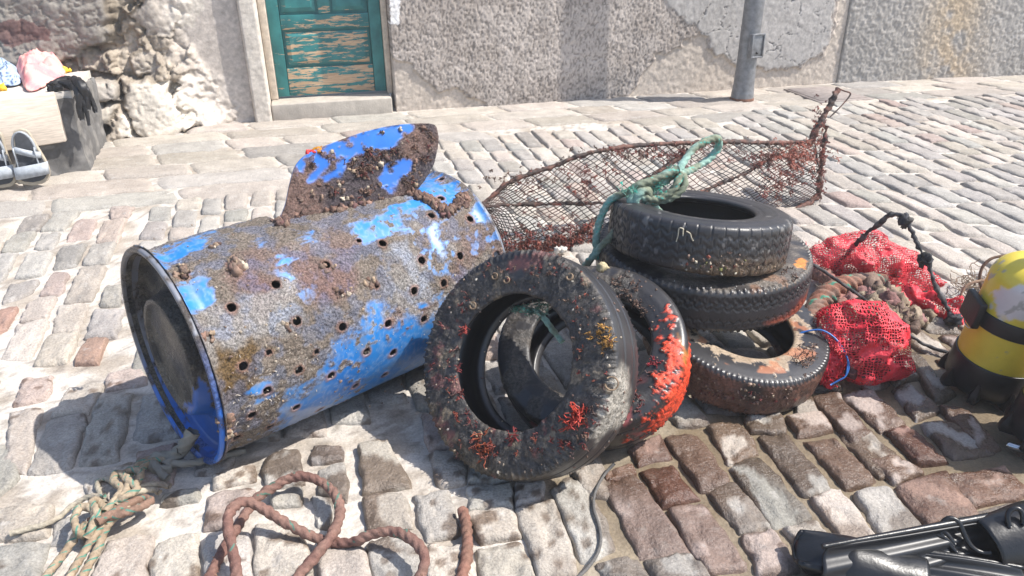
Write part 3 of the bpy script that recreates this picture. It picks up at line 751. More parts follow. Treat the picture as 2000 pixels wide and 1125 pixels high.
brown = mix(np.array([.14, .110, .083]), np.array([.29, .24, .195]), fbm(base, 22, 4, 107))
brown = mix(brown, np.array([.24, .14, .12]), sstep(.5, .68, fbm(base, 6.5, 4, 108)) * sstep(380, 560, q[..., 1]) * .8)
brown = mix(brown, np.array([.38, .36, .34]), sstep(.52, .68, fbm(base, 9, 4, 109)) * sstep(520, 380, np.abs(q[..., 0] - 640) + np.abs(q[..., 1] - 560) * 1.6) * .75)  # pale sun glitter painted into the crust colour, mid flank
amber = sstep(-14, 16, dpoly(q + nz * 130, [(455, 665), (490, 660), (505, 705), (500, 735), (475, 775), (430, 790), (415, 700)]))
brown = mix(brown, np.array([.15, .085, .022]), amber * .85)
white = np.zeros(SS.shape)
for p in ([(832, 428), (846, 436), (872, 508), (862, 512)], [(765, 480), (800, 470), (820, 520), (850, 590), (826, 575), (790, 520)], [(560, 800), (640, 790), (680, 800), (560, 845)]):
    white = np.maximum(white, sstep(-6, 4, dpoly(q + nz * 40, p)))
bl = mix(np.array([.008, .13, .45]), np.array([.03, .225, .55]), fbm(base, 9, 4, 110))
scr_ = (1 - np.abs(fbm(np.stack([SS2 * 14, TT2 * 2.5], -1), 5, 3, 1101) * 2 - 1)) ** 10
bl = mix(bl, np.array([.22, .33, .52]), scr_ * .6); bl = mix(bl, np.array([.16, .20, .24]), sstep(.5, .75, fbm(base, 26, 4, 1102)) * .45)
col = mix(bl, brown, crust * (.80 + .2 * sstep(.40, .55, fbm(base, 30, 4, 1181)))); col = mix(col, np.array([.40, .43, .50]), white * (.35 + .3 * fbm(base, 40, 3, 112)))
ring = np.zeros(SS.shape)
for a, b, r in hl:
    L = np.sqrt(((uvS - np.array([a, b * .28])) ** 2).sum(-1)); ring = np.maximum(ring, sstep(r * 1.9, r * 1.1, L + (fbm(base, 70, 2, 113) - .5) * .012))
col = mix(col, np.array([.27, .155, .115]), ring * .8)
disp = crust * ((fbm(base, 120, 3, 114) - .45) * .006 + (fbm(base, 40, 3, 115) - .4) * .007) + ring * .0015
lump = np.zeros(SS.shape)
base = base + disp[..., None] * dirv
keep = ~(delm | flap_hole)
fidx = gfaces(ns_, nt_, False, True)
kf = keep.ravel()[fidx].all(1)
bodyv = base.reshape(-1, 3); bf = fidx[kf]
# inner skin so that the wall has a thickness and the holes a depth
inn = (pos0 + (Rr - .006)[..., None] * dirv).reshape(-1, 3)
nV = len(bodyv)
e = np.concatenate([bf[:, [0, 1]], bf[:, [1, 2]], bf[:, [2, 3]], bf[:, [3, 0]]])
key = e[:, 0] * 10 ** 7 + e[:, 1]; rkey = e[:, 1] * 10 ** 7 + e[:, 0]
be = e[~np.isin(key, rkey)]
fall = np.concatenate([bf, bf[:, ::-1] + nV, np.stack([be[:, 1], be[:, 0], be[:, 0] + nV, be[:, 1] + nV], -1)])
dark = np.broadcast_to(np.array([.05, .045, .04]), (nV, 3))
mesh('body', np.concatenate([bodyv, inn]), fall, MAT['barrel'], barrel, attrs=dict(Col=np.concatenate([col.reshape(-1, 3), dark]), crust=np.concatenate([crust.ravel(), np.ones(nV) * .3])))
def revolve(name, prof, cfn, parent, n=220, mat='barrel', c0=BC):
    """prof: (s along axis, radius)"""
    t = np.linspace(-pi, pi, n, endpoint=False)
    v = np.array([[c0 + s_ * bx + r * (cos(a) * ZV + sin(a) * by) for a in t] for s_, r in prof])
    P = v.reshape(-1, 3); c, k = cfn(P)
    return mesh(name, P, gfaces(len(prof), n, False, True)[:, ::-1], MAT[mat], parent, attrs=dict(Col=c, crust=k))
def densify(p, st=.004):
    out = []
    for (a, b), (c, d) in zip(p[:-1], p[1:]):
        k = max(1, int(math.hypot(c - a, d - b) / st)); out += [(a + (c - a) * i / k, b + (d - b) * i / k) for i in range(k)]
    return out + [p[-1]]
def c_rim(P):
    q = PX(P); f = fbm(P, 30, 4, 121)
    low = sstep(640, 800, q[:, 1] + (f - .5) * 120)
    c = mix(np.array([.17, .18, .21]), np.array([.012, .12, .48]), low)
    g = sstep(.42, .56, f) ; right = sstep(330, 400, q[:, 0]); c = mix(c, np.array([.085, .068, .055]), g * (.9 - .5 * right * low))
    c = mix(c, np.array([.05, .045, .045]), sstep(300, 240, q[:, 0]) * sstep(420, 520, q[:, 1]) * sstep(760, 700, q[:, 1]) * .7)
    return c, g * .8
revolve('rim', densify([(.034, .275), (.012, .2815), (.012, .2885), (.008, .2915), (.001, .2915), (-.002, .288), (-.001, .281), (.006, .2755), (.035, .268)], .003), c_rim, barrel)
revolve('rim', [(BL - s_, r) for s_, r in densify([(.034, .275), (.012, .2815), (.012, .2865), (.006, .2895), (.0, .287), (.0, .279), (.035, .268)], .004)], c_rim, barrel)
def c_cap(P):
    q = PX(P); f = fbm(P, 20, 5, 122)
    c = mix(np.array([.035, .032, .030]), np.array([.125, .108, .085]), sstep(.38, .62, f))
    b = sstep(-5, 8, dpoly(q + np.stack([f - .5, fbm(P, 20, 4, 123) - .5], -1) * 60, [(366, 800), (385, 735), (398, 745), (420, 800), (440, 920), (390, 915), (372, 870)]))
    c = mix(c, np.array([.010, .10, .40]), sstep(.4, .6, b * .9 + (fbm(P, 45, 4, 128, .65) - .5) * .9 * (b > 0)) * .85)
    c = mix(c, np.array([.035, .04, .055]), sstep(.55, .7, fbm(P, 7, 3, 124)) * .7)
    return c, (1 - b) * .85
cap = revolve('end_cap', densify([(.006, .2745), (.03, .270), (.050, .262), (.054, .235), (.054, .185), (.046, .172), (.014, .160), (.004, .156), (.001, .150), (.004, .144), (.012, .138), (.013, .06), (.010, .0005)], .005), c_cap, barrel)
revolve('end_cap', [(BL - .04, .0005), (BL - .04, .26), (BL - .02, .275)], c_cap, barrel)
# bungs in the head
def capt(px, py, s_): return V(px, py, BC + bx * s_, bx)
for (x, y, r) in ((317, 596, .027), (264, 558, .015)):
    c = capt(x, y, .052); t = np.linspace(0, 2 * pi, 28, endpoint=False)
    ringp = np.array([c + r * (cos(a) * ZV + sin(a) * by) - bx * .004 for a in t])
    v, f, sa = sweep(np.concatenate([ringp, ringp[:1]]), .0045, 8, cap=False)
    mesh('bung', v, f, MAT['barrel'], cap, attrs=dict(Col=np.broadcast_to([.2, .18, .14], (len(v), 3)), crust=np.full(len(v), .6)))
# the flap
A0, A1 = h0[2], h1[2]
hd = nrm(A1 - A0); upv = nrm(np.array([-.10 * hd[1], .10 * hd[0], 0]) + ZV + by * .22); upv = nrm(upv - hd * (upv @ hd)); fn_ = np.cross(hd, upv); fn_ = fn_ if fn_ @ (CAM - A0) > 0 else -fn_
OUT = [(538, 440), (548, 424), (558, 400), (566, 365), (572, 342), (580, 322), (596, 304), (620, 291), (660, 275), (700, 261), (740, 250), (780, 243), (820, 240), (846, 241), (856, 247), (859, 262), (857, 290), (849, 318), (838, 340), (824, 360), (808, 374), (786, 382)]
def flp(px, py):
    p = V(px, py, A0, fn_) - A0; return float(p @ hd), float(p @ upv)
o2 = np.array([flp(*p) for p in OUT] + [((A1 - A0) @ hd * .5, -.012)])
o2 = spline(np.concatenate([o2, np.zeros((len(o2), 1))], 1), .006, True)[:, :2]
c2 = o2.mean(0); nr = 34
rr = (np.linspace(0, 1, nr) ** .7)[:, None, None]
g2 = c2 + (o2 - c2)[None] * rr
hgt = o2[:, 1].max()
def fpos(g, off):
    cv = -.26 * (g[..., 1] * (hgt * .9 - g[..., 1])) - .05 * g[..., 1] + (fbm(g, 6, 2, 130) - .5) * .02 * (g[..., 1] / hgt)
    return A0 + g[..., 0:1] * hd + g[..., 1:2] * upv + (cv + off)[..., None] * fn_
fv = fpos(g2, 0); m_ = g2.shape[1]; P = fv.reshape(-1, 3); q = PX(P)
nz = np.stack([fbm(P, 18, 4, 131) - .5, fbm(P, 18, 4, 132) - .5], -1)
FB2 = [[(575, 335), (600, 304), (700, 262), (790, 243), (800, 255), (760, 285), (700, 298), (650, 296), (640, 325), (600, 355), (620, 322), (600, 318)], [(635, 345), (688, 305), (686, 318), (640, 350)], [(738, 345), (770, 325), (800, 312), (800, 340), (760, 368), (740, 360)], [(690, 285), (740, 262), (735, 275)]]
bb = np.zeros(len(P))
for p in FB2: bb = np.maximum(bb, np.clip(.5 + (dpoly(q + nz * 36, p) + 5) / 26, 0, 1))
bb = sstep(.34, .70, bb + (fbm(P, 38, 5, 1331, .65) - .5) * 1.0 * (bb > 0) * (bb < 1))
cr = np.clip(1 - bb + sstep(.6, .66, fbm(P, 55, 3, 133)) * .8, 0, 1)
gcol = mix(np.array([.10, .06, .05]), np.array([.25, .16, .13]), fbm(P, 40, 4, 134)); gcol = mix(gcol, np.array([.07, .055, .06]), sstep(.5, .65, fbm(P, 5, 3, 135)))
cc_ = mix(mix(np.array([.008, .085, .38]), np.array([.012, .15, .52]), fbm(P, 8, 4, 1371)), gcol, cr)
fv = fv + (cr * ((fbm(P, 60, 3, 136) - .4) * .014)).reshape(fv.shape[:2])[..., None] * fn_
bk = fpos(g2, -.006)
n1 = nr * m_; f1 = gfaces(nr, m_, False, True)
b0 = (nr - 1) * m_ + np.arange(m_); b1 = (nr - 1) * m_ + (np.arange(m_) + 1) % m_
FF_ = np.concatenate([f1, f1[:, ::-1] + n1, np.stack([b0, b0 + n1, b1 + n1, b1], -1)])
mesh('flap', np.concatenate([fv.reshape(-1, 3), bk.reshape(-1, 3)]), FF_, MAT['barrel'], barrel, attrs=dict(Col=np.concatenate([cc_, np.broadcast_to([.02, .13, .5], (n1, 3))]), crust=np.concatenate([cr, np.full(n1, .3)])), label='sawn flap bent up from the barrel wall, thick with brown weed')
FLAPV, FLAPN = fv.reshape(-1, 3), np.broadcast_to(fn_, (n1, 3))

# ------------------------------------------------------------------ seaweed, crusts and lumps
def sprigs(mb, pts, nrms, size, cols, seed, k=(5, 10), thick=.0011):
    rs = np.random.RandomState(seed)
    for p, n in zip(pts, nrms):
        c0 = np.array(cols[rs.randint(len(cols))]) * rs.uniform(.7, 1.3)
        L0 = size * rs.uniform(.5, 1.4)
        for _ in range(rs.randint(*k)):
            d = nrm(n * rs.uniform(.25, 1.0) + rs.normal(0, .75, 3) + np.array([0, 0, -.15])); L = L0 * rs.uniform(.4, 1)
            b = p + rs.normal(0, size * .16, 3); w = rs.normal(0, .4, (4, 3)); P = [b - n * .002]
            for j in range(4):
                P.append(P[-1] + nrm(d + w[j]) * L / 4)
            v, f, _ = sweep(np.array(P), np.linspace(thick * 1.5, thick * .7, 5), 3, cap=False); mb.add(v, f, c0 * rs.uniform(.8, 1.2))
            if rs.rand() < .6:
                e = P[2]; Q = [e, e + nrm(d + rs.normal(0, .8, 3)) * L * .25, e + nrm(d + rs.normal(0, .8, 3)) * L * .45]
                v, f, _ = sweep(np.array(Q), thick * .9, 3, cap=False); mb.add(v, f, c0)
def lumps(mb, pts, nrms, size, cols, seed):
    rs = np.random.RandomState(seed)
    u = np.linspace(0, pi, 8); t = np.linspace(0, 2 * pi, 10, endpoint=False)
    S = np.stack([np.sin(u)[:, None] * np.cos(t), np.sin(u)[:, None] * np.sin(t), np.cos(u)[:, None] * np.ones(10)], -1)
    for p, n in zip(pts, nrms):
        r = size * rs.uniform(.4, 1.3)
        o_ = rs.uniform(0, 50, 3); v = S * (1 + (vnoise(S + o_, 1.8, 3)[..., None] - .5) * 1.3 + (vnoise(S + o_, 4.5, 4)[..., None] - .5) * .8) * r * rs.uniform(.7, 1.2, 3) + p
        mb.add(v, gfaces(8, 10, False, True), np.array(cols[rs.randint(len(cols))]) * rs.uniform(.75, 1.25))
REDW = [(.20, .035, .03), (.15, .03, .03), (.24, .06, .035), (.12, .05, .045)]
BRNW = [(.13, .075, .055), (.17, .11, .08), (.10, .06, .05), (.20, .12, .09)]
TANL = [(.30, .22, .15), (.22, .15, .11), (.36, .30, .23), (.16, .11, .085)]
rs = np.random.RandomState(5)
mbw = MB(); sel = np.where((cr > .6) & (fbm(FLAPV, 11, 3, 140) > .47))[0]; edge_ = (rr * np.ones((nr, m_, 1)))[..., 0].ravel()
sel = sel[edge_[sel] < .93]; sel = rs.choice(sel, 170)
sprigs(mbw, FLAPV[sel], FLAPN[sel], .016, BRNW + [(.17, .05, .045)], 3, (4, 8), .0014)
sel = rs.choice(np.where((cr > .5) & (edge_ < .93))[0], 60); lumps(mbw, FLAPV[sel], FLAPN[sel], .006, TANL + BRNW, 4)
for (x0, y0, x1, y1, n) in ((808, 378, 842, 392, 60), (842, 392, 872, 416, 50), (872, 418, 905, 388, 80), (540, 432, 560, 440, 30), (640, 410, 720, 396, 30)):
    pp = []
    for i in range(n):
        t = rs.rand(); a, b, p = cyl(x0 + (x1 - x0) * t + rs.normal(0, 4), y0 + (y1 - y0) * t + rs.normal(0, 3), .284); pp.append(p)
    pp = np.array(pp); nn_ = np.broadcast_to(ZV * .8 - by * .5, pp.shape)
    lumps(mbw, pp, nn_, .009, BRNW + [(.14, .07, .065)], 7 + n); sprigs(mbw, pp[::2], nn_[::2], .010, BRNW, 9 + n, (2, 4), .0014)
for (x, y, n, sz) in ((357, 530, 14, .008), (460, 520, 26, .012), (725, 556, 10, .007), (668, 572, 10, .007), (438, 820, 14, .009), (445, 850, 10, .008), (412, 662, 6, .009), (640, 520, 6, .006), (420, 478, 5, .008), (560, 640, 6, .005), (905, 395, 14, .008)):
    pp = np.array([cyl(x + rs.normal(0, 8), y + rs.normal(0, 6), .282)[2] for _ in range(n)]); lumps(mbw, pp, np.broadcast_to(-by, pp.shape), sz, TANL + BRNW, int(x))
pp = [cyl(rs.uniform(300, 900), rs.uniform(440, 800), .281) for _ in range(260)]; pp = np.array([c_ for a_, b_, c_ in pp if .04 < a_ < .88]); lumps(mbw, pp, np.broadcast_to(-by, pp.shape), .0028, TANL, 77)
# pale worm tubes along the edge of the crust
for k in range(170):
    t = rs.rand(); x = 430 + 400 * t + rs.normal(0, 25); y = 800 - 175 * t + rs.normal(0, 35)
    a_, b_, p = cyl(x, y, .281)
    if not .03 < a_ < .88: continue
    d = nrm(rs.normal(0, 1, 3)); d = d - (-by) * (d @ -by)
    P = spline([p, p + d * .004 + ZV * .002, p + d * .007 - by * .002 + rs.normal(0, .0015, 3)], .002)
    v, f, _ = sweep(P, .0009, 4, cap=False); mbw.add(v, f, (.45, .40, .34))
mbw.build('weed', MAT['crust'], barrel, kind='stuff')

# ------------------------------------------------------------------ tyres
def perp(ax):
    a = nrm(np.cross(ax, [0.0, 0.0, 1.0]) if abs(ax[2]) < .95 else np.cross(ax, [0.0, 1.0, 0.0])); return a, np.cross(ax, a)
TYG = 'old tyres dumped in a heap'
def tyre(label, c, ax, R, rb, w, tread, paint, nph=640, sag=0):
    c = np.array(c, float); ax = nrm(ax); e1, e2 = perp(ax)
    hw = w / 2
    prof = [(rb + .012, .62 * hw), (rb, .78 * hw), (rb + .004, .90 * hw), (rb + .03, .97 * hw), ((R + rb) / 2, 1.0 * hw), (R - .035, .98 * hw), (R - .014, .93 * hw), (R - .004, .80 * hw), (R - .001, .5 * hw), (R, 0)]
    prof = prof + [(a, -b) for a, b in prof[::-1][1:]]
    sp = spline(np.array([(a, b, 0) for a, b in prof]), .0042)[:, :2]
    inner = [(rb + .012, -.62 * hw), (rb + .022, -.66 * hw), ((R + rb) / 2, -.88 * hw), (R - .028, -.74 * hw), (R - .02, 0), (R - .028, .74 * hw), ((R + rb) / 2, .88 * hw), (rb + .022, .66 * hw), (rb + .012, .62 * hw)]
    ip = spline(np.array([(a, b, 0) for a, b in inner]), .012)[1:-1, :2]
    pr = np.concatenate([sp, ip]); no = len(sp); m = len(pr)
    ph = np.linspace(0, 2 * pi, nph, endpoint=False)
    PH, K = np.meshgrid(ph, np.arange(m), indexing='ij')
    rho = pr[:, 0][None] * np.ones((nph, 1)); yy = pr[:, 1][None] * np.ones((nph, 1))
    tg = np.gradient(sp, axis=0); nn = np.stack([tg[:, 1], -tg[:, 0]], -1); nn = nrm(nn)
    mid = np.array([(R + rb) / 2, 0]); flip = ((sp - mid) * nn).sum(1) < 0; nn[flip] *= -1
    yn = yy[:, :no] / hw; ron = (rho[:, :no] - rb) / (R - rb)
    d = tread(PH[:, :no], yn, ron)
    rho[:, :no] += d * nn[:, 0]; yy[:, :no] += d * nn[:, 1]
    er = np.cos(PH)[..., None] * e1 + np.sin(PH)[..., None] * e2
    P = c + rho[..., None] * er + yy[..., None] * ax
    nv = np.zeros_like(P); nv[:, :no] = nn[:, 0][None, :, None] * er[:, :no] + nn[:, 1][None, :, None] * ax
    if sag:
        low = np.clip(.03 - P[..., 2], 0, .03); P[..., 2] += low * .6
    v = P.reshape(-1, 3); nvf = nv.reshape(-1, 3)
    outer = np.zeros((nph, m), bool); outer[:, :no] = True
    loc = np.stack([np.broadcast_to(PH, (nph, m)), yy / hw, (rho - rb) / (R - rb)], -1).reshape(-1, 3)
    cl, dirt, dd = paint(v, PX(v), loc, nvf, outer.ravel())
    v = v + dd[:, None] * nvf
    root = thing('car_tyre', label, 'tyre', (c[0], c[1], 0), TYG)
    f = gfaces(nph, m, True, True)
    fo = (f % m < no - 1).all(1)
    mesh('tread_and_sidewall', v, f, MAT['rubber'], root, attrs=dict(Col=cl, dirt=dirt))
    vis = outer.ravel() & ((nvf * (CAM - v)).sum(1) > 0)
    return root, v[vis], nvf[vis], PX(v[vis])
RUB = np.array([.018, .018, .021])
def tri(x): return np.abs((x % 1) - .5) * 4 - 1
def rub(P, s=0):
    return mix(RUB * .7, np.array([.040, .038, .040]), fbm(P, 12, 4, 150 + s))
def pick(V_, N_, Q_, pts, tol=7):
    out = []
    for (x, y) in pts:
        d = np.hypot(Q_[:, 0] - x, Q_[:, 1] - y); k = np.where(d < tol)[0]
        if len(k): out.append(k[np.argmin(((V_[k] - CAM) ** 2).sum(1))])
    return np.array(out, int)
def cluster(n, cx, cy, sx, sy, rs): return [(cx + rs.normal(0, sx), cy + rs.normal(0, sy)) for _ in range(n)]

# front tyre: stands on its tread, crusted face
def tr_a(ph, y, r):
    d = -.0035 * ((np.abs(y) < .62) & (np.abs(np.abs(y) - .34) < .025))
    d = d + .0045 * sstep(.55, 1, np.sin(ph * 92)) * ((r > .80) & (r < .955) & (np.abs(y) > .85))
    d = d + .002 * np.exp(-((r - .30) / .02) ** 2) * (np.abs(y) > .8)
    return d
def pa_a(P, q, L, n, o):
    f = fbm(P, 13, 4, 161); c = rub(P, 1)
    face = (L[:, 1] > .8) & o
    g = face * sstep(.36, .56, f + .10) ; c = mix(c, mix(np.array([.022, .02, .018]), np.array([.10, .085, .068]), sstep(.35, .7, fbm(P, 55, 4, 162))), g * .55)
    gr = sstep(-10, 10, dpoly(q + (np.stack([f, f], -1) - .5) * 60, [(1195, 745), (1225, 720), (1222, 800), (1190, 850), (1160, 870), (1175, 800)])) * o
    c = mix(c, np.array([.36, .33, .28]), gr * .7); g = np.maximum(g, gr)
    ol = sstep(-10, 10, dpoly(q, [(840, 790), (900, 870), (1000, 930), (1080, 930), (1060, 955), (900, 920), (840, 850)])) * o
    c = mix(c, np.array([.075, .055, .03]), ol * .5)
    red = face * sstep(.60, .70, fbm(P, 20, 4, 163)); c = mix(c, np.array([.13, .045, .04]), red * .7); c = mix(c, np.array([.16, .125, .085]), face * sstep(.62, .72, fbm(P, 34, 4, 1635)) * .8)
    return c, g, g * ((fbm(P, 90, 3, 164) - .4) * .008 + (fbm(P, 36, 3, 165) - .45) * .010)
root, Va, Na, Qa = tyre('crusty black tyre standing upright at the front of the heap, tufted with red seaweed', [.032, 1.621, .2665], [-.556, -.649, .52], .288, .172, .142, tr_a, pa_a, sag=0)
rs = np.random.RandomState(21)
mw = MB()
def put(mw, V_, N_, Q_, pts, size, cols, seed, k=(5, 10), th_=.0011):
    i = pick(V_, N_, Q_, pts)
    if len(i): sprigs(mw, V_[i], N_[i], size, cols, seed, k, th_)
def putl(mw, V_, N_, Q_, pts, size, cols, seed):
    i = pick(V_, N_, Q_, pts)
    if len(i): lumps(mw, V_[i], N_[i], size, cols, seed)
put(mw, Va, Na, Qa, cluster(9, 1117, 815, 10, 12, rs), .032, [(.42, .05, .03), (.34, .045, .035)], 1, (8, 13), .0016)
put(mw, Va, Na, Qa, cluster(14, 943, 872, 14, 10, rs), .026, [(.30, .07, .03), (.22, .05, .035)], 2, (7, 11), .0014)
put(mw, Va, Na, Qa, cluster(7, 996, 848, 8, 6, rs), .02, [(.20, .03, .03)], 3)
put(mw, Va, Na, Qa, cluster(12, 880, 700, 14, 40, rs), .018, REDW, 4)
put(mw, Va, Na, Qa, cluster(16, 900, 800, 16, 34, rs), .017, REDW, 5)
put(mw, Va, Na, Qa, cluster(8, 912, 590, 10, 14, rs), .014, REDW, 6)
put(mw, Va, Na, Qa, cluster(5, 908, 648, 4, 5, rs), .02, [(.36, .06, .05)], 7, (8, 12))
put(mw, Va, Na, Qa, cluster(10, 1160, 650, 10, 10, rs), .016, [(.36, .19, .04), (.28, .15, .05)], 8)
put(mw, Va, Na, Qa, cluster(10, 1188, 668, 10, 8, rs), .02, [(.42, .22, .05), (.24, .13, .04)], 9)
put(mw, Va, Na, Qa, cluster(16, 1085, 860, 26, 16, rs), .014, REDW, 10)
put(mw, Va, Na, Qa, cluster(24, 1120, 620, 16, 50, rs), .012, BRNW + REDW, 11)
put(mw, Va, Na, Qa, cluster(30, 1010, 530, 70, 14, rs), .010, BRNW + REDW, 12)
put(mw, Va, Na, Qa, cluster(26, 1160, 770, 22, 60, rs), .011, BRNW + REDW, 13)
put(mw, Va, Na, Qa, cluster(16, 1030, 880, 60, 12, rs), .012, REDW + BRNW, 14)
putl(mw, Va, Na, Qa, [(rs.uniform(835, 1230), rs.uniform(495, 930)) for _ in range(170)], .0028, TANL + BRNW + [(.42, .38, .32)], 15)
mw.build('seaweed', MAT['algae'], root, kind='stuff')
for (x, y, r) in ((961, 535, .008), (985, 541, .008), (917, 597, .009), (1107, 537, .008), (1185, 748, .015), (930, 845, .008)):
    i = pick(Va, Na, Qa, [(x, y)], 9)
    if len(i) and r:
        p, n = Va[i[0]], Na[i[0]]; a_, b_ = perp(n)
        P = np.array([p + n * .004 + r * (cos(t) * a_ + sin(t) * b_) for t in np.linspace(0, 5.4, 16)])
        tube('worm_tube', P, np.linspace(.0028, .0016, 16), MAT['crust'], root, col=(.22, .155, .10), ns=6, rough=.0008)

# second tyre leans behind it
def tr_b(ph, y, r):
    return -.003 * (np.abs(np.abs(y) - .45) < .03) + .0015 * np.exp(-((r - .30) / .02) ** 2) * (np.abs(y) > .8)
SPONGE = [(1265, 640), (1285, 625), (1300, 600), (1318, 640), (1338, 690), (1340, 740), (1320, 800), (1280, 850), (1225, 862), (1235, 835), (1270, 800), (1285, 770), (1277, 730), (1296, 700), (1290, 665)]
def pa_b(P, q, L, n, o):
    f = fbm(P, 16, 4, 171); c = rub(P, 2); face = (L[:, 1] > -.2) & o
    nz = np.stack([fbm(P, 28, 4, 172) - .5, fbm(P, 28, 4, 173) - .5], -1)
    sp = sstep(-4, 3, dpoly(q + nz * 60, SPONGE)) * o * ((n * (CAM - P)).sum(1) > -.1)
    sp = sp * sstep(.452, .505, fbm(P, 70, 4, 174, .7) * .6 + fbm(P, 22, 3, 1741) * .4 + np.clip((q[:, 0] - 1300) / 400, -.05, .08))
    g = face * sstep(.42, .6, f) * sstep(1290, 1200, q[:, 0]); c = mix(c, mix(np.array([.03, .026, .02]), np.array([.12, .095, .07]), fbm(P, 60, 3, 175)), g * .5)
    org = sstep(-5, 5, dpoly(q + nz * 20, [(1326, 650), (1345, 690), (1345, 760), (1336, 720)])) * o; c = mix(c, np.array([.32, .13, .02]), org * .9)
    pk = sstep(.6, .7, fbm(P, 18, 3, 176)) * face * sstep(720, 800, q[:, 1]); c = mix(c, np.array([.22, .06, .06]), pk)
    c = mix(c, mix(np.array([.42, .03, .012]), np.array([.74, .085, .03]), fbm(P, 70, 3, 177)), sp)
    return c, np.maximum(g, sp * .8), g * (fbm(P, 80, 3, 178) - .4) * .008 + sp * (.001 + fbm(P, 120, 3, 179) * .007)
root, Vb, Nb, Qb = tyre('black tyre with bright orange sponge on its tread, leaning behind the upright tyre', [.222, 1.778, .197], [-.211, -.494, .844], .260, .165, .165, tr_b, pa_b)
mw = MB()
put(mw, Vb, Nb, Qb, cluster(30, 1215, 570, 16, 26, rs), .015, BRNW, 31)
put(mw, Vb, Nb, Qb, cluster(26, 1240, 610, 14, 30, rs), .014, BRNW, 32)
put(mw, Vb, Nb, Qb, cluster(8, 1275, 700, 8, 6, rs), .016, [(.25, .02, .03)], 33)
put(mw, Vb, Nb, Qb, cluster(14, 1250, 760, 12, 20, rs), .012, REDW, 34)
putl(mw, Vb, Nb, Qb, [(rs.uniform(1180, 1300), rs.uniform(520, 860)) for _ in range(80)], .0026, TANL + BRNW, 35)
mw.build('seaweed', MAT['algae'], root, kind='stuff')

# top of the stack
def tr_c(ph, y, r):
    N = 46; out = np.abs(y) <= .93
    gr = np.zeros_like(ph)
    for y0, s_ in ((-.52, 0), (-.17, .5), (.17, 0), (.52, .5)):
        gr = np.maximum(gr, np.abs(y - y0 - .085 * tri(ph * N / (2 * pi) + s_ * .5)) < .035)
    fr_ = (ph * N / (2 * pi)) % 1
    w_ = .10
    gr = np.maximum(gr, ((np.abs(fr_ - .5) < w_ * .6) & (y > .55) & (y < .90)))
    gr = np.maximum(gr, ((np.abs(fr_ - .02) < w_ * .5) & (y < -.55) & (y > -.9)))
    gr = np.maximum(gr, ((np.abs(fr_ - .25) < w_ * .4) & (np.abs(y) < .1)))
    gr = np.maximum(gr, ((np.abs(fr_ - .75) < w_ * .4) & (np.abs(y - .35) < .1)))
    return -.0028 * gr * out * (r > .9) - .0025 * np.exp(-((r - .2) / .02) ** 2) * (np.abs(y) > .7) + .0016 * np.exp(-((r - .55) / .015) ** 2) * (np.abs(y) > .7)
def pa_c(P, q, L, n, o):
    c = rub(P, 3) * 1.05; f = fbm(P, 14, 4, 181)
    low = sstep(490, 535, q[:, 1] + (f - .5) * 60) * sstep(1260, 1400, q[:, 0]) * o
    c = mix(c, mix(np.array([.06, .04, .025]), np.array([.20, .13, .07]), fbm(P, 50, 3, 182)), low * .75)
    sk = sstep(.70, .73, fbm(P, 40, 3, 183)) * o; c = mix(c, np.array([.22, .21, .2]), sk * .5)
    return c, np.maximum(low, .1), low * (fbm(P, 70, 3, 184) - .4) * .008
root, Vc, Nc, Qc = tyre('bare black tyre on top of the stack, a green rope knotted through it', [.573, 2.138, .4316], [.087, .114, .99], .2715, .160, .150, tr_c, pa_c, 760)
mw = MB()
putl(mw, Vc, Nc, Qc, cluster(40, 1410, 524, 50, 10, rs), .0042, TANL + [(.4, .36, .28), (.16, .15, .05), (.2, .06, .04)], 41)
put(mw, Vc, Nc, Qc, cluster(16, 1470, 520, 40, 12, rs), .010, BRNW, 42)
for pts in ([(1316, 473), (1318, 460), (1322, 449), (1328, 446), (1329, 455), (1328, 464)], [(1337, 457), (1343, 460), (1346, 468), (1350, 476)]):
    i = pick(Vc, Nc, Qc, pts)
    if len(i) > 2:
        v, f, _ = sweep(spline(Vc[i] + Nc[i] * .002, .003), .0018, 5, rough=.0006); mw.add(v, f, (.45, .40, .30))
mw.build('seaweed', MAT['crust'], root, kind='stuff')

